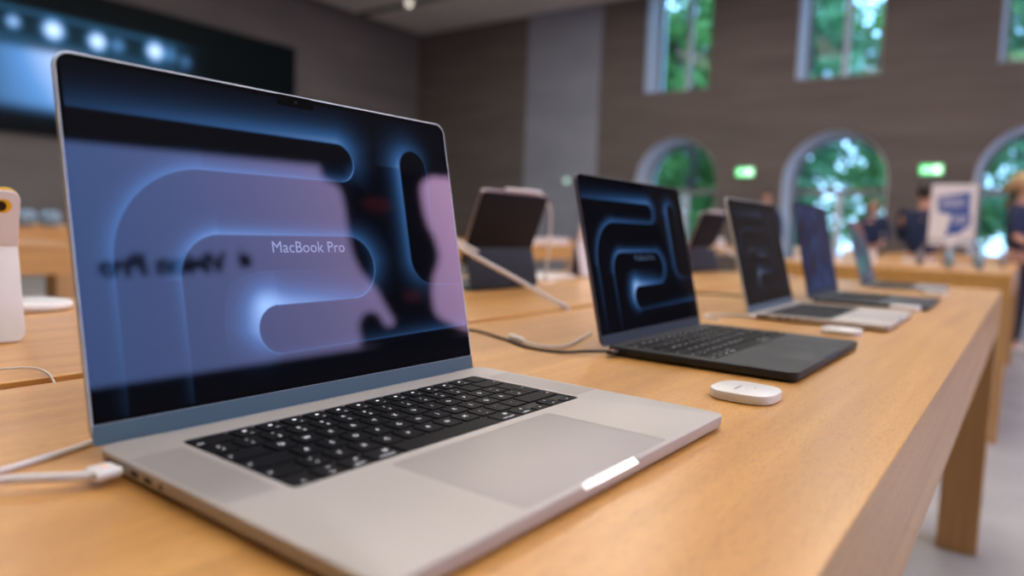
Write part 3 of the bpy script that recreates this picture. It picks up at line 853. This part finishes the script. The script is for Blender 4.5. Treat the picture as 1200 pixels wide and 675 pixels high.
# ------------------------------------------------------------------ white pucks in front of the laptops
def make_puck(x, y, rz, label, s=1.):
    t = empty('sensor_puck', T(x, y), math.radians(rz), label, 'sensor puck', 'white pucks beside the laptops')
    def sq(r, z, n=64, e=3.0):
        r *= .93
        return [(r * math.copysign(abs(math.cos(a)) ** (2 / e), math.cos(a)) * MM, r * math.copysign(abs(math.sin(a)) ** (2 / e), math.sin(a)) * MM, z * MM) for a in (2 * PI * i / n for i in range(n))]
    bm = bmesh.new()
    loft(bm, [sq(31, .6), sq(31.8, 1.2), sq(32, 2.4), sq(32, 7.6), sq(31.6, 8.6), sq(30.6, 9.0)])
    obj('puck_body', bm, M['white_pl'], t, 40)
    obj('rubber_base', cyl(bmesh.new(), (0, 0), 27 * MM, 0, .7 * MM, 40), M['rubber'], t)
    bm = bmesh.new()
    for k in range(7):
        box(bm, (-13 + k * 2.9) * MM, (-13 + k * 2.9 + 2.0) * MM, 5.2 * MM, 7.6 * MM, 9.0 * MM, 9.03 * MM)
    cyl(bm, (-1 * MM, -1 * MM), .8 * MM, 9.0 * MM, 9.03 * MM, 10)
    box(bm, 5 * MM, 8.4 * MM, -7.2 * MM, -6 * MM, 9.0 * MM, 9.03 * MM)
    obj('printed_mark', bm, M['print_grey'], t)
make_puck(-204, 658, 90, 'white rounded puck in front of the black laptop, nearest of the pucks')
make_puck(-232, 1212, 88, 'white rounded puck at the corner of the black laptop, before the third laptop')
make_puck(-211, 1755, 88, 'white rounded puck behind the front corner of the third laptop')
make_puck(-210, 2345, 88, 'white rounded puck farthest back, beside the grey laptop')

# ------------------------------------------------------------------ phone on its white stand, disc and other stands on the left half
def make_folio(x, y, rz, label, yellow=True):
    """tablet standing on edge in a white folding cover; local -y is the side the camera sees, x across"""
    t = empty('tablet_in_folio', T(x, y), math.radians(rz), label, 'tablet')
    w = 249.
    def bent(y0, z0, y1, z1, th_, rb, rt, m, name):
        """flat panel between two heights, leaning, with rounded corners at bottom rb / top rt"""
        Lh = math.hypot(y1 - y0, z1 - z0)
        def outl(ins):
            p = []
            for (sx, a0, rr, bx) in ((1, 0, rt, 1), (-1, 90, rt, 1), (-1, 180, rb, 0), (1, 270, rb, 0)):
                for i in range(7):
                    a_ = math.radians(a0 + 90 * i / 6); r_ = max(rr - ins, .3)
                    p.append((sx * (w / 2 - ins - r_) + r_ * math.cos(a_), (Lh - ins - r_ if bx else ins + r_) + r_ * math.sin(a_)))
            return p
        bm = bmesh.new()
        d = Vector((0, y1 - y0, z1 - z0)).normalized(); nn = Vector((0, -d.z, d.y))
        L = []
        for ins, q in ((.8, 0), (0, .8), (0, th_ - .8), (.8, th_)):
            L.append([tuple((Vector((a_, y0, z0)) + d * b_ + nn * q) * MM) for a_, b_ in outl(ins)])
        loft(bm, L)
        return obj(name, bm, m, t, 40), d, nn
    lower, d, nn = bent(-16, 1, 3, 107, 4, 12, .5, M['white_stand'], 'cover_lower_panel')
    upper, d, nn = bent(3, 107.3, -10, 170, 4, .5, 11, M['white_soft'], 'cover_upper_panel')
    tb = obj('tablet_body', slab(w * MM, 180 * MM, 12 * MM, -7.2 * MM, -.3 * MM, 1 * MM, 0, 90 * MM), M['yellow'] if yellow else M['lilac_al'], t, 40)
    up = d
    base_pt = Vector((0, 3, 107.3)) + d * (66.5 - 180)
    tb.matrix_local = Matrix(((1, 0, 0, 0), (0, d.y, nn.y, base_pt.y * MM), (0, d.z, nn.z, base_pt.z * MM), (0, 0, 0, 1)))
    # camera cut-out: pill-shaped window in the cover with the lens in it
    def pill(cx, cz, l, r_, q0, q1, m, name, n=12):
        bm = bmesh.new(); P = []
        for k in range(n + 1): a_ = -PI / 2 + PI * k / n; P.append((cx + l + r_ * math.cos(a_), cz + r_ * math.sin(a_)))
        for k in range(n + 1): a_ = PI / 2 + PI * k / n; P.append((cx - l + r_ * math.cos(a_), cz + r_ * math.sin(a_)))
        o_ = Vector((0, 3, 107.3))
        loft(bm, [[tuple((o_ + Vector((a_, 0, 0)) + d * b_ + nn * q) * MM) for a_, b_ in P] for q in (q0, q1)])
        return obj(name, bm, m, upper, 40)
    pill(w / 2 - 22, 47, 6, 7.6, 3.9, 4.25, M['yellow'] if yellow else M['lilac_al'], 'camera_window')
    pill(w / 2 - 19.5, 47, .01, 5.6, 4.2, 5.6, M['lens'], 'camera_lens')
    return t
make_folio(-932, 199, 90, 'yellow tablet in a white folding cover, standing at the left picture edge')

bm = bmesh.new()
loft(bm, [[((-1.215) + a_ * math.cos(2 * PI * k / 48), .433 + a_ * math.sin(2 * PI * k / 48), TT + z_) for k in range(48)] for a_, z_ in ((.055, 0.0005), (.059, .003), (.060, .007), (.057, .012), (.045, .014))])
tag(obj('charging_disc', bm, M['white_pl'], None, 50), 'flat white round charging disc behind the yellow tablet', 'charger')

def make_tablet(x, y, rz, label):
    """tablet in a cantilever keyboard case, seen from behind; local -y is the side the camera sees"""
    t = empty('tablet', T(x, y), math.radians(rz), label, 'tablet', 'tablets propped on keyboard cases')
    w = 264
    obj('keyboard_base', slab(w * MM, 205 * MM, 10 * MM, .5 * MM, 7 * MM, 1 * MM, 0, 102 * MM), M['folio_base'], t, 40)
    rs = obj('rear_stand', slab(w * MM, 96 * MM, 8 * MM, -3 * MM, 3 * MM, .8 * MM, 0, 48 * MM), M['folio_base'], t, 40)
    rs.rotation_euler = (math.radians(76), 0, 0); rs.location = (0, -3 * MM, 4 * MM)
    pn = obj('back_panel', slab(w * MM, 152 * MM, 12 * MM, 0, 3.4 * MM, .8 * MM, 0, 76 * MM), M['folio'], t, 40)
    tb = obj('tablet_body', slab(w * MM, 178 * MM, 12 * MM, -7 * MM, -.2 * MM, .8 * MM, 0, 66 * MM), M['lilac_al'], t, 40)
    st_ = obj('stylus', tube([(a_ * MM, 159.6 * MM, -3.5 * MM) for a_ in (-45, -43, 86, 98, 106)], [3 * MM, 4.4 * MM, 4.4 * MM, 3.4 * MM, .8 * MM], 14), M['white_pl'], t, 40)
    for q in (pn, tb, st_):
        q.rotation_euler = (math.radians(110), 0, 0); q.location = (0, 26 * MM, 84 * MM)
    return t
make_tablet(-1015, 1372, 90, 'dark tablet on a keyboard case with a white stylus on top, seen from behind')
make_tablet(-1015, 2672, 90, 'dark propped tablet right of the black laptop screen, seen from behind')

make_folio(-1140, 2040, 88, 'white covered tablet just left of the black laptop screen', False)
tag(obj('white_tablet', slab(.16, .30, .012, TT, TT + .008, .002, -1.20, 1.74), M['white_pl'], None, 40), 'thin white tablet lying flat near the far table edge', 'tablet')

# ------------------------------------------------------------------ small devices on the other tables
def make_speaker(x, y, r, m, label):
    t = empty('speaker', (x, y, TT), 0, label, 'speaker', 'small round speakers on the far tables')
    n = 24; L = []
    for q, z in ((.55, .0), (.82, .12), (1, .5), (1, 1.0), (.86, 1.45), (.62, 1.62)):
        L.append([(r * q * math.cos(2 * PI * k / n), r * q * math.sin(2 * PI * k / n), r * z) for k in range(n)])
    bm = bmesh.new(); loft(bm, L); obj('speaker_body', bm, m, t, 60)
    obj('touch_top', cyl(bmesh.new(), (0, 0), r * .55, r * 1.62, r * 1.65, 20), M['lens'], t)
make_speaker(-6.95, 2.47, .085, M['sky_al'], 'pale blue round speaker right beside the yellow tablet')
make_speaker(-6.95, 2.66, .085, M['sky_al'], 'pale blue round speaker left of the large silver laptop')
make_speaker(-3.62, 3.80, .06, M['sky_al'], 'pale blue round speaker just right of the large laptop')
make_speaker(-3.95, 4.35, .08, M['orange_m'], 'orange round speaker just right of the large laptop')
make_speaker(-3.65, 9.45, .10, M['grey_m'], 'grey round speaker left of the third laptop screen')
make_speaker(-3.95, 5.35, .08, M['orange_m'], 'orange round speaker behind the white boxes')
def make_carton(x, y, sx, sy, h, label):
    t = empty('white_box', (x, y, TT), 0, label, 'box', 'white boxes on the far tables')
    obj('box_base', slab(sx, sy, .004, 0, h * .35, .001), M['white_pl'], t)
    obj('box_lid', slab(sx + .003, sy + .003, .004, h * .352, h, .0015), M['white_pl'], t)
make_carton(-3.55, 5.02, .16, .30, .05, 'white box on the table behind the first tablet, left one')
make_carton(-3.55, 5.45, .16, .42, .055, 'long white box on the table behind the first tablet')
make_carton(-3.6, 9.35 + .45, .16, .30, .09, 'white box on the table left of the third laptop')
make_carton(-3.52, 3.55, .14, .16, .05, 'small white box just right of the large laptop screen')
make_carton(-1.15, 4.75, .12, .12, .09, 'white box between the fourth and fifth laptop screens')
make_carton(-.86, 4.85, .17, .12, .085, 'white box right of the fifth laptop screen')
make_carton(-.62, 5.6, .18, .14, .03, 'flat white box left of the poster stand')
def make_headphones(x, y, rz, label, m):
    t = empty('headphones', (x, y, TT), math.radians(rz), label, 'headphones', 'headphones on the poster table')
    P = [(.075 * math.cos(a), 0.0, .06 + .105 * math.sin(a)) for a in (PI * k / 16 for k in range(17))]
    obj('headband', tube(P, .007, 8), m, t, 60)
    for s in (-1, 1):
        bm = bmesh.new()
        loft(bm, [[(s * (.058 + q), .036 * math.cos(2 * PI * k / 20) * f, .048 + .046 * math.sin(2 * PI * k / 20) * f) for k in range(20)] for q, f in ((0, .75), (.006, 1), (.026, 1), (.034, .8))])
        obj('ear_cup', bm, m, t, 50)
make_headphones(-.30, 4.75, 20, 'pale blue headphones nearest the right end of the poster table', M['sky_al'])
make_headphones(-.48, 5.05, -15, 'grey headphones left of the pale blue pair', M['grey_m'])
make_headphones(-.22, 5.6, 10, 'silver headphones behind the pale blue pair', M['grey_al'])

# ------------------------------------------------------------------ poster stand
px, py = -.455, 5.75
t = empty('poster_stand', (px, py, TT), math.radians(4), 'white tabletop poster stand with a blue brushed shape', 'poster stand')
PW, PH, PZ = .275, .425, .125
obj('base_plate', slab(.20, .12, .01, 0, .010, .002), M['acrylic'], t)
obj('post', B(-.012, .012, -.006, .006, .0102, PZ), M['acrylic'], t)
obj('frame', B(-PW / 2, PW / 2, -.004, .006, PZ, PZ + PH), M['acrylic'], t)
obj('sheet', B(-PW / 2 + .006, PW / 2 - .006, -.0055, -.0041, PZ + .006, PZ + PH - .006), M['paper'], t)
bm = bmesh.new()
blu = [(-.36, .79), (.34, .87), (.35, .55), (.40, .54), (.40, .30), (.22, .24), (.16, .18), (-.04, .16), (-.12, .12), (-.06, .30), (.0, .50), (-.30, .55)]
blu = [(-.36, .79), (.34, .87), (.36, .52), (.40, .50), (.38, .32), (.24, .26), (.18, .20), (-.02, .18), (-.14, .13), (-.08, .30), (-.02, .50), (-.32, .54)]
loft(bm, [[(a_ * PW, y_, PZ + b_ * PH) for a_, b_ in blu] for y_ in (-.0060, -.0056)])
obj('blue_shape', bm, M['poster_blue'], t)
bm = bmesh.new()
for (a_, b_, z_) in ((-.28, .22, .745), (-.28, .28, .69), (-.28, .20, .635), (.02, .32, .47), (.02, .30, .42), (.02, .33, .37)):
    box(bm, a_ * PW, b_ * PW, -.0063, -.0061, PZ + z_ * PH, PZ + (z_ + .018) * PH)
obj('text_lines', bm, M['paper'], t)

# ------------------------------------------------------------------ exit signs
def exit_sign(x, z, w, label):
    t = empty('exit_sign', (x, YF, z), 0, label, 'exit sign', 'green exit signs on the far wall')
    h = w * .47
    obj('sign_box', B(-w / 2 - .01, w / 2 + .01, -.06, -.001, -h / 2 - .01, h / 2 + .01), M['lampbody'], t)
    obj('green_panel', B(-w / 2, w / 2, -.064, -.0602, -h / 2, h / 2), M['sign_green'], t)
    bm = bmesh.new()
    # running figure, door and arrow
    fx = lambda a_, b_: (a_ * w, -.066, b_ * h)
    for P in ([(.06, .38), (.44, .38), (.44, -.40), (.06, -.40)],
              [(-.30, .30), (-.22, .36), (-.16, .28), (-.22, .20)],
              [(-.34, .16), (-.18, .18), (-.12, -.08), (-.02, -.36), (-.08, -.40), (-.20, -.10), (-.34, -.34), (-.42, -.30), (-.28, -.04)],
              [(-.18, .16), (-.04, .02), (-.06, -.04), (-.2, .06)], [(-.34, .16), (-.44, .0), (-.40, -.04), (-.28, .08)]):
        loft(bm, [[fx(*q) for q in P], [(a_ * w, -.0642, b_ * h) for a_, b_ in P]])
    obj('pictogram', bm, M['sign_white'], t)
exit_sign(-4.62, 1.365 + TT, .33, 'green exit sign between the left and middle arched doors')
exit_sign(-1.47, 1.36 + TT, .33, 'green exit sign above the poster, right of the middle arched door')
t = empty('indicator_lamp', (-8.7, YF - .05, 1.228 + TT), 0, 'small pale green indicator lamp on the wall above the first tablet', 'lamp')
bm = bmesh.new(); bmesh.ops.create_uvsphere(bm, u_segments=16, v_segments=8, radius=.06); bmesh.ops.scale(bm, vec=(1, .5, 1), verts=bm.verts)
obj('lamp_lens', bm, mat('pale_green_glow', (.6, .8, .7), .4, 0, .5, (.5, .9, .72), .9), t, 180)
obj('mount', B(-.03, .03, -.01, .0495 - .0005, -.03, .03), M['lampbody'], t)

# ------------------------------------------------------------------ big video screen on the left wall
def tv_pic(Y, Z):
    """Y along the wall (m), Z height above the tables (m): dark picture with a blue strip of lights and a bright panel"""
    c = np.zeros((len(Y), 3)); c += np.array((.0015, .003, .0035))
    top = 3.20 - .0 * Y
    band = np.exp(-((Z - 3.09) / .22) ** 2) * (1 / (1 + np.exp((Y - 7.55) / .12)))
    c += band[:, None] * np.array((.004, .02, .035)) 
    for zl, wd, k in ((2.86, .10, .10), (3.32, .045, .14)):
        ln = np.exp(-((Z - zl) / wd) ** 2) / (1 + np.exp((Y - 7.4) / .15)); c += (ln * k)[:, None] * np.array((.12, .55, 1.1))
    for y0, z0, s, k in ((4.66, 3.11, .10, .9), (5.24, 3.11, .15, 1.6), (5.93, 3.08, .14, 1.6), (6.27, 3.09, .11, .5), (6.94, 3.13, .15, 1.6), (7.22, 3.13, .13, .42), (7.52, 3.06, .11, .3)):
        g = np.exp(-(((Y - y0) ** 2 + (Z - z0) ** 2) / s ** 2) ** 1.4) * k
        c += (g[:, None] * np.array((.16, .46, 1.0)) + np.clip(g - .5, 0, 2)[:, None] * np.array((.55, .40, .1)))
    e = lambda v, s: 1 / (1 + np.exp(-v / s))
    box_ = e(5.75 - Y, .03) * e(2.74 - Z, .03) * e(Z - 1.80, .04)
    gl = np.clip((Y - 4.2) / 1.1, 0, 1.15) * (.55 + .45 * np.clip((Z - 1.8) / .9, 0, 1))
    c += (box_ * (.28 + 1.0 * gl))[:, None] * np.array((.16, .44, 1.0)) + (box_ * np.clip(gl - .5, 0, 1))[:, None] * np.array((.75, .5, .1))
    return c
t = empty('video_screen', (XL, 7.05, TT), 0, 'wide black video screen on the left wall showing blue lights', 'screen')
obj('screen_housing', B(.001, .10, -3.0, 3.0, 1.38, 3.86), M['tvbody'], t)
me = bpy.data.meshes.new('picture')
ny_, nz_ = 260, 110
yy = np.linspace(-2.97, 2.97, ny_); zz = np.linspace(1.41, 3.83, nz_)
Yg, Zg = np.meshgrid(yy, zz); Yg = Yg.ravel(); Zg = Zg.ravel()
idx = np.arange(ny_ * nz_).reshape(nz_, ny_)
F = np.stack([idx[:-1, :-1], idx[:-1, 1:], idx[1:, 1:], idx[1:, :-1]], -1).reshape(-1, 4)
me.from_pydata(np.stack([np.full_like(Yg, .102), Yg, Zg], 1).tolist(), [], F.tolist())
at = me.attributes.new('picture', 'FLOAT_COLOR', 'POINT')
c = np.ones((len(Yg), 4)); c[:, :3] = tv_pic(Yg + 7.05, Zg)
at.data.foreach_set('color', c.astype(np.float32).ravel())
obj('picture', me, M['tvpic'], t)

# ------------------------------------------------------------------ backlit wall display on the right wall (seen mirrored in the large laptop's screen)
def boxpic(Y, Z):
    t_ = (np.clip((Y - 2.2) / 4.6, 0, 1) ** 1.45)[:, None]; v_ = np.clip((Z - .9) / 2.2, 0, 1)[:, None]
    a = np.array((.23, .40, 1.0)) * (1 - t_) + np.array((.98, .58, 1.0)) * t_
    return a * (.82 + .18 * v_) * (.80 + .20 * t_)
M['boxpic'] = emit_attr_mat('backlit_print', BOX, .5, .2)
t = empty('backlit_display', (XR, 5.0, TT), 0, 'backlit lavender wall display with dark lettering and portrait, mirrored in the large laptop', 'display')
Y0, Y1, Z0, Z1 = -3.2, 3.6, 1.02, 3.11
obj('light_box', B(-.07, -.001, Y0 - .03, Y1 + .03, Z0 - .03, Z1 + .03), M['tvbody'], t)
yy = np.linspace(Y0, Y1, 60); zz = np.linspace(Z0, Z1, 20)
Yg, Zg = np.meshgrid(yy, zz); Yg = Yg.ravel(); Zg = Zg.ravel()
idx = np.arange(60 * 20).reshape(20, 60)
F = np.stack([idx[:-1, :-1], idx[1:, :-1], idx[1:, 1:], idx[:-1, 1:]], -1).reshape(-1, 4)
me = bpy.data.meshes.new('printed_panel')
me.from_pydata(np.stack([np.full_like(Yg, -.0715), Yg, Zg], 1).tolist(), [], F.tolist())
at = me.attributes.new('picture', 'FLOAT_COLOR', 'POINT')
c = np.ones((len(Yg), 4)); c[:, :3] = boxpic(Yg + 5.0, Zg)
at.data.foreach_set('color', c.astype(np.float32).ravel())
obj('printed_panel', me, M['boxpic'], t)
SIL_P = [(4.915, 3.125), (4.917, 2.963), (5.096, 2.861), (5.11, 2.633), (5.075, 2.406), (5.046, 2.122), (5.097, 1.871), (5.244, 1.654), (5.317, 1.429), (5.379, 1.244), (5.245, 1.218), (5.188, 1.341), (5.087, 1.399), (4.957, 1.362), (4.871, 1.238), (4.874, 1.106), (4.914, 1.025), (6.45, 1.025), (6.349, 1.103), (6.067, 1.26), (6.055, 1.454), (6.157, 1.72), (6.368, 1.992), (6.39, 2.243), (6.339, 2.427), (6.345, 2.682), (6.427, 2.982), (6.687, 3.125)]
P2 = [(p.y, p.z) for p in spline([(0, a_, b_) for a_, b_ in SIL_P], 3)]
bm = bmesh.new(); loft(bm, [[(x_, a_ - 5.0, b_) for a_, b_ in P2] for x_ in (-.0735, -.072)])
obj('printed_portrait', bm, M['boxblack'], t)
bm = bmesh.new()
for (cy, cz, ry, rz_) in ((5.60, 2.67, .22, .10), (5.76, 1.53, .15, .075)):
    loft(bm, [[(x_, cy - 5 + ry * math.cos(2 * PI * k / 24), cz + rz_ * math.sin(2 * PI * k / 24)) for k in range(24)] for x_ in (-.0745, -.0736)])
obj('portrait_highlight', bm, M['boxred'], t)
bm = bmesh.new()
# lettering reads towards -X; in the mirror it runs the other way round.  Seen from inside the room, +Y is to the left.
V, F_ = text_mesh('Vision Pro', .24, 'CENTER', .015)
x0, x1 = min(v[0] for v in V), max(v[0] for v in V); kx = 1.13 / (x1 - x0)
add_text(bm, 'Vision Pro', .24, lambda x_, y_: (-.0732, (3.57 - (x_ - x0) * kx) - 5.0, 1.92 + y_ * 1.05), bold=.015)
# fruit-shaped emblem left of the words, with a bite on its right side and a leaf
n = 40; ap = []
for k in range(n):
    a_ = 2 * PI * k / n; rr = 1.0 - .10 * math.cos(a_ - PI / 2) ** 8 * (1) - .08 * (math.cos(a_ + PI / 2) ** 16)
    x_, y_ = rr * .92 * math.cos(a_), rr * math.sin(a_)
    dx, dy = x_ - 1.08, y_ - .12
    dd = math.hypot(dx, dy)
    if dd < .46: x_, y_ = 1.08 + dx / dd * .46, .12 + dy / dd * .46
    ap.append((x_, y_))
poly(bm, [(-.0732, 3.74 - x_ * .082 - 5.0, 2.02 + y_ * .085) for x_, y_ in ap])
poly(bm, [(-.0732, 3.74 - x_ * .082 - 5.0, 2.02 + y_ * .085) for x_, y_ in ((.02, 1.05), (.10, 1.40), (.42, 1.58), (.36, 1.25))])
obj('printed_lettering', bm, M['boxblack'], t)

# ------------------------------------------------------------------ people in the background
def skin_body(name, V, E, Rr, m, parent, root=0, sub=1):
    me = bpy.data.meshes.new(name)
    me.from_pydata([tuple(v) for v in V], E, [])
    o = bpy.data.objects.new(name, me); COL.objects.link(o)
    sk = o.modifiers.new('skin', 'SKIN'); sk.use_smooth_shade = True
    sb = o.modifiers.new('sub', 'SUBSURF'); sb.levels = sub; sb.render_levels = sub
    for i, r_ in enumerate(Rr):
        me.skin_vertices[0].data[i].radius = (r_, r_) if not isinstance(r_, tuple) else r_
        me.skin_vertices[0].data[i].use_root = (i == root)
    bpy.context.view_layer.update()
    ev = o.evaluated_get(bpy.context.evaluated_depsgraph_get())
    nm = bpy.data.meshes.new_from_object(ev)
    o.modifiers.clear(); o.data = nm; nm.materials.clear(); nm.materials.append(m)
    nm.shade_smooth()
    o.parent = parent
    return o

def person(x, y, rz, h, label, hair, arms='front', sleeves='long'):
    """standing figure; local -Y is where it faces"""
    k = h / 1.75
    t = empty('person', (x, y, 0), math.radians(rz), label, 'person')
    V = []; E = []; Rr = []
    def add(p, r_, par=None):
        V.append(tuple(c_ * k for c_ in p)); Rr.append(r_ if isinstance(r_, tuple) else r_ * k)
        if isinstance(r_, tuple): Rr[-1] = (r_[0] * k, r_[1] * k)
        if par is not None: E.append((par, len(V) - 1))
        return len(V) - 1
    pel = add((0, 0, .95), (.150, .11))
    bel = add((0, 0, 1.08), (.14, .10), pel); che = add((0, .0, 1.27), (.155, .11), bel); nb = add((0, .01, 1.44), (.09, .075), che)
    nk = add((0, 0, 1.50), .052, nb); jaw = add((0, -.02, 1.575), (.062, .072), nk); hd = add((0, -.012, 1.65), (.076, .095), jaw); tp = add((0, 0, 1.715), (.060, .072), hd)
    arm_pts = {}
    for s in (-1, 1):
        sh = add((s * .17, .01, 1.41), .062, che)
        if arms == 'front':
            el = (s * .235, -.02, 1.14); wr = (s * .17, -.23, 1.04); fd = Vector((-.25 * s, -1, -.1)).normalized()
        elif arms == 'reach':
            el = (s * .24, -.14, 1.18); wr = (s * .16, -.37, 1.10); fd = Vector((-.1 * s, -1, -.2)).normalized()
        else:
            el = (s * .235, .02, 1.13); wr = (s * .245, -.06, .89); fd = Vector((0, -.15, -1)).normalized()
        e_ = add(el, .044, sh); w_ = add(wr, .028, e_)
        pl = add(tuple(Vector(wr) + fd * .055), (.038, .018), w_); pl2 = add(tuple(Vector(wr) + fd * .09), (.040, .016), pl)
        side = fd.cross(Vector((0, 0, 1)) if abs(fd.z) < .8 else Vector((0, 1, 0))).normalized()
        cur = Vector((0, 0, -.25)) if abs(fd.z) < .8 else Vector((0, -.3, 0))
        for fi, fl in enumerate((.070, .078, .073, .058)):
            b0 = Vector(wr) + fd * .095 + side * ((fi - 1.5) * .020)
            f0 = add(tuple(b0), .009, pl2); f1 = add(tuple(b0 + fd * fl * .5 + cur * .03), .0085, f0); add(tuple(b0 + (fd + cur * .9).normalized() * fl), .0075, f1)
        th0 = add(tuple(Vector(wr) + fd * .04 + side * (-s * .035 if arms != 'down' else .035)), .011, pl)
        add(tuple(Vector(wr) + fd * .085 + side * (-s * .055 if arms != 'down' else .055)), .009, th0)
        arm_pts[s] = (el, wr)
    for s in (-1, 1):
        hp = add((s * .09, 0, .88), .088, pel); kn = add((s * .10, -.015, .50), .058, hp); an = add((s * .105, .01, .09), .038, kn)
        fo = add((s * .11, -.10, .035), (.040, .030), an); add((s * .115, -.17, .028), (.036, .022), fo)
    body = skin_body('body', V, E, Rr, M['skin'], t)
    # face: nose, brows/eyes, mouth, ears as small parts of the head
    bm = bmesh.new()
    for s in (-1, 1):
        m4 = Matrix.Translation((s * .031 * k, -.098 * k, 1.645 * k)) @ Matrix.Diagonal((.012 * k, .006 * k, .007 * k, 1))
        bmesh.ops.create_uvsphere(bm, u_segments=10, v_segments=6, radius=1, matrix=m4)
    obj('eyes', bm, M['hair_dark'], body)
    bm = bmesh.new()
    loft(bm, [[(a_ * k, b_ * k, c_ * k) for a_, b_, c_ in q] for q in (((-.008, -.095, 1.645), (.008, -.095, 1.645), (.006, -.085, 1.65), (-.006, -.085, 1.65)), ((-.016, -.118, 1.60), (.016, -.118, 1.60), (.014, -.09, 1.597), (-.014, -.09, 1.597)))])
    obj('nose', bm, M['skin'], body, 60)
    bm = bmesh.new(); bmesh.ops.create_uvsphere(bm, u_segments=12, v_segments=6, radius=1, matrix=Matrix.Translation((0, -.093 * k, 1.568 * k)) @ Matrix.Diagonal((.024 * k, .008 * k, .008 * k, 1)))
    obj('mouth', bm, mat('lips', (.35, .12, .10), .5), body, 180)
    for s in (-1, 1):
        bm = bmesh.new(); bmesh.ops.create_uvsphere(bm, u_segments=10, v_segments=8, radius=1, matrix=Matrix.Translation((s * .080 * k, .0, 1.63 * k)) @ Matrix.Diagonal((.010 * k, .018 * k, .030 * k, 1)))
        obj('ear', bm, M['skin'], body, 180)
    # hair
    if hair:
        bm = bmesh.new()
        bmesh.ops.create_uvsphere(bm, u_segments=20, v_segments=14, radius=1, matrix=Matrix.Translation((0, .018 * k, 1.675 * k)) @ Matrix.Diagonal((.090 * k, .105 * k, .098 * k, 1)))
        bmesh.ops.delete(bm, geom=[v for v in bm.verts if v.co.z < (1.56 if v.co.y > .03 * k else 1.63) * k or (v.co.y < -.05 * k and v.co.z < 1.70 * k)], context='VERTS')
        if hair[1] == 'long':
            tube([(0, .07 * k, 1.70 * k), (0, .105 * k, 1.60 * k), (0, .10 * k, 1.48 * k), (0, .085 * k, 1.36 * k)], [.06 * k, .085 * k, .075 * k, .03 * k], 12, bm)
        bmesh.ops.solidify(bm, geom=list(bm.faces), thickness=.006 * k)
        obj('hair', bm, hair[0], t, 60)
    # shirt with sleeves
    V2, E2, R2 = [], [], []
    def add2(p, r_, par=None):
        V2.append(tuple(c_ * k for c_ in p)); R2.append((r_[0] * k, r_[1] * k) if isinstance(r_, tuple) else r_ * k)
        if par is not None: E2.append((par, len(V2) - 1))
        return len(V2) - 1
    a0 = add2((0, 0, .90), (.170, .13)); a1 = add2((0, 0, 1.08), (.160, .12), a0); a2 = add2((0, 0, 1.28), (.172, .128), a1); a3 = add2((0, .01, 1.43), (.10, .085), a2); add2((0, .008, 1.475), (.066, .062), a3)
    for s in (-1, 1):
        sh = add2((s * .17, .01, 1.41), .076, a2); el, wr = arm_pts[s]
        e_ = add2(el, .058, sh)
        if sleeves == 'long': add2(tuple(Vector(el).lerp(Vector(wr), .88)), .043, e_)
    skin_body('shirt', V2, E2, R2, M['navy'], t)
    V3, E3, R3 = [], [], []
    V3.append((0, 0, .96 * k)); R3.append((.160 * k, .12 * k))
    for s in (-1, 1):
        V3 += [(s * .09 * k, 0, .87 * k), (s * .10 * k, -.015 * k, .50 * k), (s * .105 * k, .01 * k, .10 * k)]; R3 += [.105 * k, .076 * k, .062 * k]
        b_ = len(V3) - 3; E3 += [(0, b_), (b_, b_ + 1), (b_ + 1, b_ + 2)]
    skin_body('trousers', V3, E3, R3, M['trouser'], t)
    for s in (-1, 1):
        obj('shoe', slab(.10 * k, .29 * k, .045 * k, 0, .075 * k, .015 * k, s * .11 * k, -.075 * k), M['shoe'], t, 50)
    return t
person(-2.05, 12.45, 8, 1.66, 'person with cropped hair in a navy sweater standing at the middle arched door', None, 'front')
person(-3.72, 12.5, 20, 1.77, 'person with short dark hair, head just above the third laptop screen', (M['hair_dark'], 'short'), 'down')
person(-.87, 8.0, 180, 1.58, 'person in a navy sweater half hidden behind the poster stand', (M['hair_dark'], 'short'), 'reach')
person(-.09, 8.05, 75, 1.66, 'person with fair hair in navy at the right picture edge', (M['hair_blond'], 'long'), 'front', 'short')
